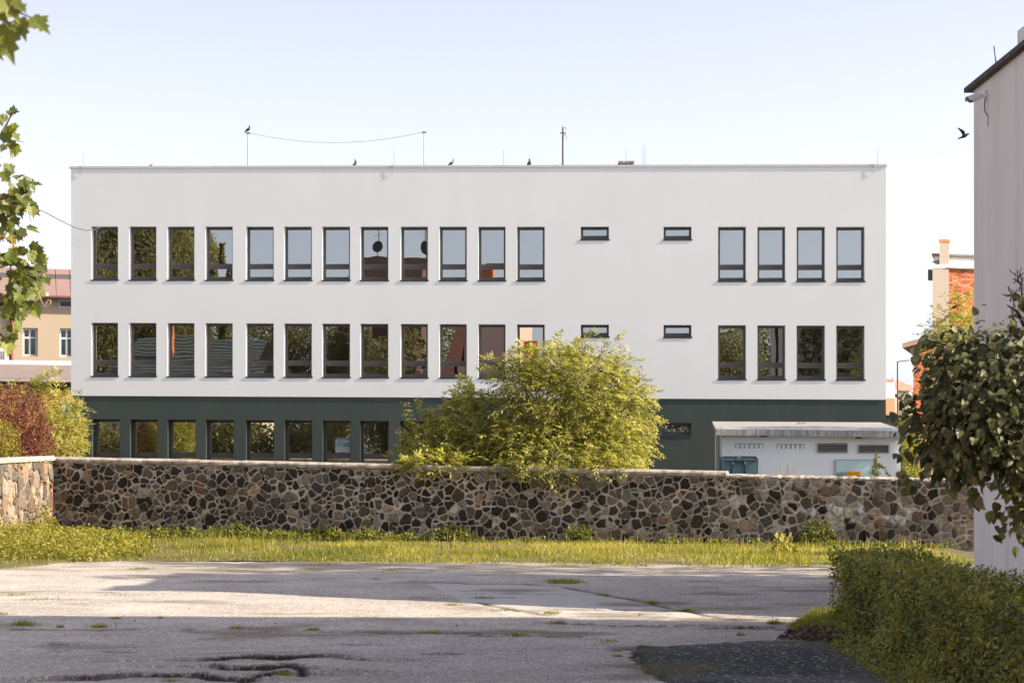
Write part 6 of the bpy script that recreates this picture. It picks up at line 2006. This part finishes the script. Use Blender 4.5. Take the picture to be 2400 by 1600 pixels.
far_tree(235, 470, 150, 240, 'tallest tree across the yard behind the viewer, mirrored in the leftmost windows')
far_tree(390, 480, 153, 230, 'broad tall tree across the yard, mirrored in the second and third windows')
far_tree(500, 560, 150, 60, 'slim conifer across the yard, mirrored in the fourth window', True, 9000)
far_tree(540, 575, 152, 46, 'smaller slim conifer beside the first one, mirrored in the fourth window', True, 9000)
far_tree(640, 640, 160, 200, 'rounded tree across the yard, mirrored left of the middle windows')
far_tree(790, 625, 160, 190, 'second rounded tree across the yard, mirrored in the middle windows')
far_tree(915, 705, 138, 190, 'lower rounded tree across the yard, mirrored right of the middle windows')
far_tree(1700, 735, 165, 230, 'broad low tree across the yard, mirrored in the right windows')
far_tree(1890, 730, 165, 260, 'second broad low tree across the yard, mirrored in the right windows')
far_tree(2050, 720, 166, 200, 'rightmost low tree across the yard, mirrored in the right windows')
def far_wood(px0, px1, ytop, D, n, seed):
    a, c = mirrored(px0, ytop, D), mirrored(px1, ytop, D)
    t = rng.random(n); x = a.x + (c.x - a.x) * t; y = a.y + (c.y - a.y) * t - 7 * rng.random(n)
    top = (a.z + (c.z - a.z) * t) * (.72 + .5 * vnoise(x, y * 0 + seed, .33, seed)); z = top * rng.random(n) ** .75
    p = np.stack([x, y, z], -1)
    me = leaf_mesh('woodland', T_QUAD, p, unit(rng.normal(size=(n, 3)) + np.array([0, 0, -.6])), unit(rng.normal(size=(n, 3)) + np.array([.4, .6, .5])), .15 + .17 * rng.random(n), np.clip(.5 + 1.1 * (vnoise(x, z, .6, seed + 1, 4) - .5) + .15 * rng.normal(size=n), 0, 1), M['leaf_tree'], (0, 0, 0))
    o = bpy.data.objects.new('woodland', me); SC.collection.objects.link(o); tag(o, kind='stuff')
far_wood(80, 1090, 655, 172, 85000, 3)
far_wood(150, 455, 470, 160, 85000, 5)
far_wood(90, 760, 985, 133, 26000, 12)
far_wood(1560, 2250, 742, 172, 50000, 9)
def mirrored_houses():
    # dark tiled roof
    D = 140
    a, c = mirrored(190, 895, D), mirrored(600, 895, D); rg0, rg1 = mirrored(330, 790, D + 5), mirrored(600, 790, D + 5)
    root = thing('tiled_house', ((a.x + c.x) / 2, a.y, 0), 'house with dark tiled hipped roof and brick chimney across the yard, mirrored at left', 'building')
    ez = a.z; rz = rg0.z; y0, y1 = a.y, a.y - 10; xa, xc = min(a.x, c.x), max(a.x, c.x)
    rx = rg0.x if abs(rg0.x - xa) < abs(rg0.x - xc) else rg1.x
    mb = MB(); mb.box((xa + .4, y1 + .4, -.2), (xc - .4, y0 - .4, ez)); mb.build('wall', M['cream'], root)
    mb = MB(); n = 14
    for k in range(n):
        t0, t1 = k / n, (k + 1) / n
        za, zc = ez + (rz - ez) * t0, ez + (rz - ez) * t1; ya, yc = y0 - 5 * t0, y0 - 5 * t1
        xl0, xl1 = xa + (rg0.x - xa) * t0 if True else 0, xa + (rg0.x - xa) * t1
        mb.face([(xl0, ya, za + .06), (xc, ya, za + .06), (xc, yc, zc), (xl1, yc, zc)])
        mb.face([(xl0, ya, za), (xc, ya, za), (xc, ya, za + .06), (xl0, ya, za + .06)])
    mb.face([(xa, y0, ez), (rg0.x, y0 - 5, rz), (xa, y1, ez)]); mb.face([(xa, y1, ez), (rg0.x, y0 - 5, rz), (xc, y0 - 5, rz), (xc, y1, ez)])
    mb.build('roof', M['tile'], root)
    p = mirrored(402, 830, D + 2); q = mirrored(402, 765, D + 2)
    mb = MB(); mb.box((p.x - .25, p.y - .5, ez), (p.x + .25, p.y, q.z)); mb.build('chimney', M['brick'], root)
    # pink house with a red gable roof edge, and the orange chimney beside it
    D = 132
    a, c = mirrored(1072, 900, D), mirrored(1200, 750, D)
    root = thing('pink_house', ((a.x + c.x) / 2, a.y, 0), 'plain pink house across the yard, mirrored in the second row of windows', 'building')
    mb = MB(); mb.box((min(a.x, c.x), a.y - 8, -.2), (max(a.x, c.x), a.y, c.z)); mb.build('wall', M['pink'], root)
    e = mirrored(1045, 930, D)
    mb = MB(); mb.hexa([(min(a.x, e.x) - 1.6, a.y - 8, a.z - 2), (min(a.x, e.x), a.y - 8, a.z - 2), (min(a.x, e.x), a.y + .1, a.z - 2), (min(a.x, e.x) - 1.6, a.y + .1, a.z - 2)], [(a.x - .4, a.y - 8, c.z + .1), (a.x + .2, a.y - 8, c.z + .1), (a.x + .2, a.y + .1, c.z + .1), (a.x - .4, a.y + .1, c.z + .1)]); mb.build('roof', M['redroof'], root)
    p0, p1 = mirrored(1122, 760, D + 3), mirrored(1163, 610, D + 3)
    mb = MB(); mb.box((min(p0.x, p1.x), p0.y - 1, p0.z - 3), (max(p0.x, p1.x), p0.y, p1.z)); mb.build('chimney', M['brick2'], root)
    p0, p1 = mirrored(1212, 900, D + 3), mirrored(1245, 800, D + 3)
    mb = MB(); mb.box((min(p0.x, p1.x), p0.y - 1, -.2), (max(p0.x, p1.x), p0.y, p1.z)); mb.build('side_chimney', M['brick2'], root)
    # red roof with satellite dishes
    D = 152
    p0, p1 = mirrored(850, 720, D), mirrored(975, 602, D)
    root = thing('red_roofed_house', ((p0.x + p1.x) / 2, p0.y, 0), 'house with dark red roof and satellite dishes across the yard, mirrored in top row windows', 'building')
    xa, xc = min(p0.x, p1.x), max(p0.x, p1.x)
    mb = MB(); mb.box((xa, p0.y - 7, p0.z - 2.2), (xc, p0.y, p0.z - .5)); mb.box((xa + 1.4, p0.y - 6, -.2), (xc - .8, p0.y - 2, p0.z - 2.203)); mb.build('wall', M['redroof2'], root)
    mb = MB(); mb.hexa([(xa - .3, p0.y - 7, p0.z - .497), (xc + .3, p0.y - 7, p0.z - .497), (xc + .3, p0.y + .2, p0.z - .497), (xa - .3, p0.y + .2, p0.z - .497)], [(xa, p0.y - 5, p1.z), (xc, p0.y - 5, p1.z), (xc, p0.y - 2.2, p1.z), (xa, p0.y - 2.2, p1.z)]); mb.build('roof', M['redroof2'], root)
    for px, py, rr, lab in ((899, 582, .55, 'larger dark satellite dish on the red roof across the yard, mirrored in top row'), (978, 584, .5, 'dark satellite dish at the other end of the red roof across the yard'), (990, 606, .34, 'smallest satellite dish, low beside another dish on the red roof across the yard')):
        c = mirrored(px, py, D + .5)
        rt = thing('satellite_dish', c - Vector((0, 0, 1.0)), lab, 'satellite dish', 'mirrored satellite dishes')
        mb = MB(); ring = lambda r, o: [c + Vector((math.cos(t) * r * .8, o, math.sin(t) * r)) for t in np.linspace(0, 2 * math.pi, 17)[:-1]]
        mb.rings([ring(.04, -.12), ring(rr * .7, -.06), ring(rr, .03), ring(rr * .97, .05)]); mb.build('dish', M['darkmetal'], rt)
        mb = MB(); mb.tube([c - Vector((0, .15, 1.2)), c + Vector((0, -.15, 1.6))], .03, 5)
        for k in range(4): mb.tube([c + Vector((-.3, -.15, .8 + .2 * k)), c + Vector((.3, -.15, .85 + .2 * k))], .012, 4)
        mb.build('mast', M['darkmetal'], rt)
M['brick2'] = mat('bright_brick', (.50, .15, .055), .9, .25, 3)
M['redroof2'] = mat('dark_red_roof', (.10, .055, .048), .8, .2, 3)
mirrored_houses()
def gable_foliage():  # leaves added out of view so the right windows mirror greenery
    n = 9000
    x = BX + .45 + 8.4 * rng.random(n); z = -.1 + (BZT - .3) * rng.random(n)
    p = np.stack([x, BY1 + .04 + .35 * rng.random(n) * vnoise(x, z, .8, 303), z], -1)
    root = thing('mirror_foliage', (BX + 4.5, BY1 + .1, 0), 'unseen foliage added on the far gable of the beige house for the right windows to mirror', 'climber')
    foliage('foliage', root, T_OVAL, p, unit(np.array([0, .3, -.8]) + .5 * rng.normal(size=(n, 3))), unit(np.array([0, .9, .5]) + .5 * rng.normal(size=(n, 3))), .14 + .14 * rng.random(n), np.clip(.4 + .9 * (vnoise(x, z, .7, 304) - .5) + .2 * rng.normal(size=n), 0, 1), M['leaf_tree'])
gable_foliage()
def shade_tree(x, y, H, R, n, label):
    b = Vector((x, y, float(gz(x))))
    root = thing('tall_tree', b, label, 'tree', 'trees across the yard')
    u = sphere_dirs(n); k = 10
    cc = unit(rng.normal(size=(k, 3))) * np.array([R * .65, R * .65, H * .22]); w = rng.integers(0, k, n)
    p = cc[w] + u * (rng.random(n) ** .5)[:, None] * np.array([R * .45, R * .45, H * .15]); p[:, 2] += H * .68; p += np.array(b)
    foliage('crown', root, T_QUAD, p, unit(u + np.array([0, 0, -.5]) + .5 * rng.normal(size=(n, 3))), unit(u + .6 * rng.normal(size=(n, 3))), .22 + .2 * rng.random(n), np.clip(.5 + .25 * rng.normal(size=n), 0, 1), M['leaf_tree'], stuff=False)
    mb = MB(); mb.tube([b, b + Vector((.1, 0, H * .35)), b + Vector((0, .1, H * .8))], [.3, .2, .06], 8); mb.build('trunk', M['bark'], root)
shade_tree(21.5, 27.2, 12.5, 2.6, 2300, 'leafy tree behind the two houses on the right, dappling the sunlit strip of the yard')
shade_tree(19.8, 37.0, 17.0, 1.9, 1500, 'nearest of three tall slim trees behind the beige house on the right')
shade_tree(20.6, 39.6, 16.2, 1.6, 1300, 'middle of three tall slim trees behind the beige house on the right')
shade_tree(20.2, 42.2, 17.5, 1.9, 1500, 'farthest of three tall slim trees behind the beige house on the right')
def shade_house():
    """House out of view, added and sized so that its shade covers the near asphalt and the hedge."""
    x, ya, yb, h = 8.6, 13.5, 28.9, 10.3
    root = thing('shade_house', (x, (ya + yb) / 2, float(gz(x))), 'unseen beige house with a flat red roof, added to shade the near yard', 'building')
    mb = MB(); mb.box((x, ya, -.4), (x + 9, yb, h)); mb.build('wall', M['beige'], root)
    mb = MB(); mb.box((x - .3, ya - .3, h + .003), (x + 9.3, yb + .3, h + .25)); mb.build('roof', M['redroof'], root)
shade_house()
print('objects', len(bpy.data.objects), 'tris', sum(len(m.polygons) for m in bpy.data.meshes))
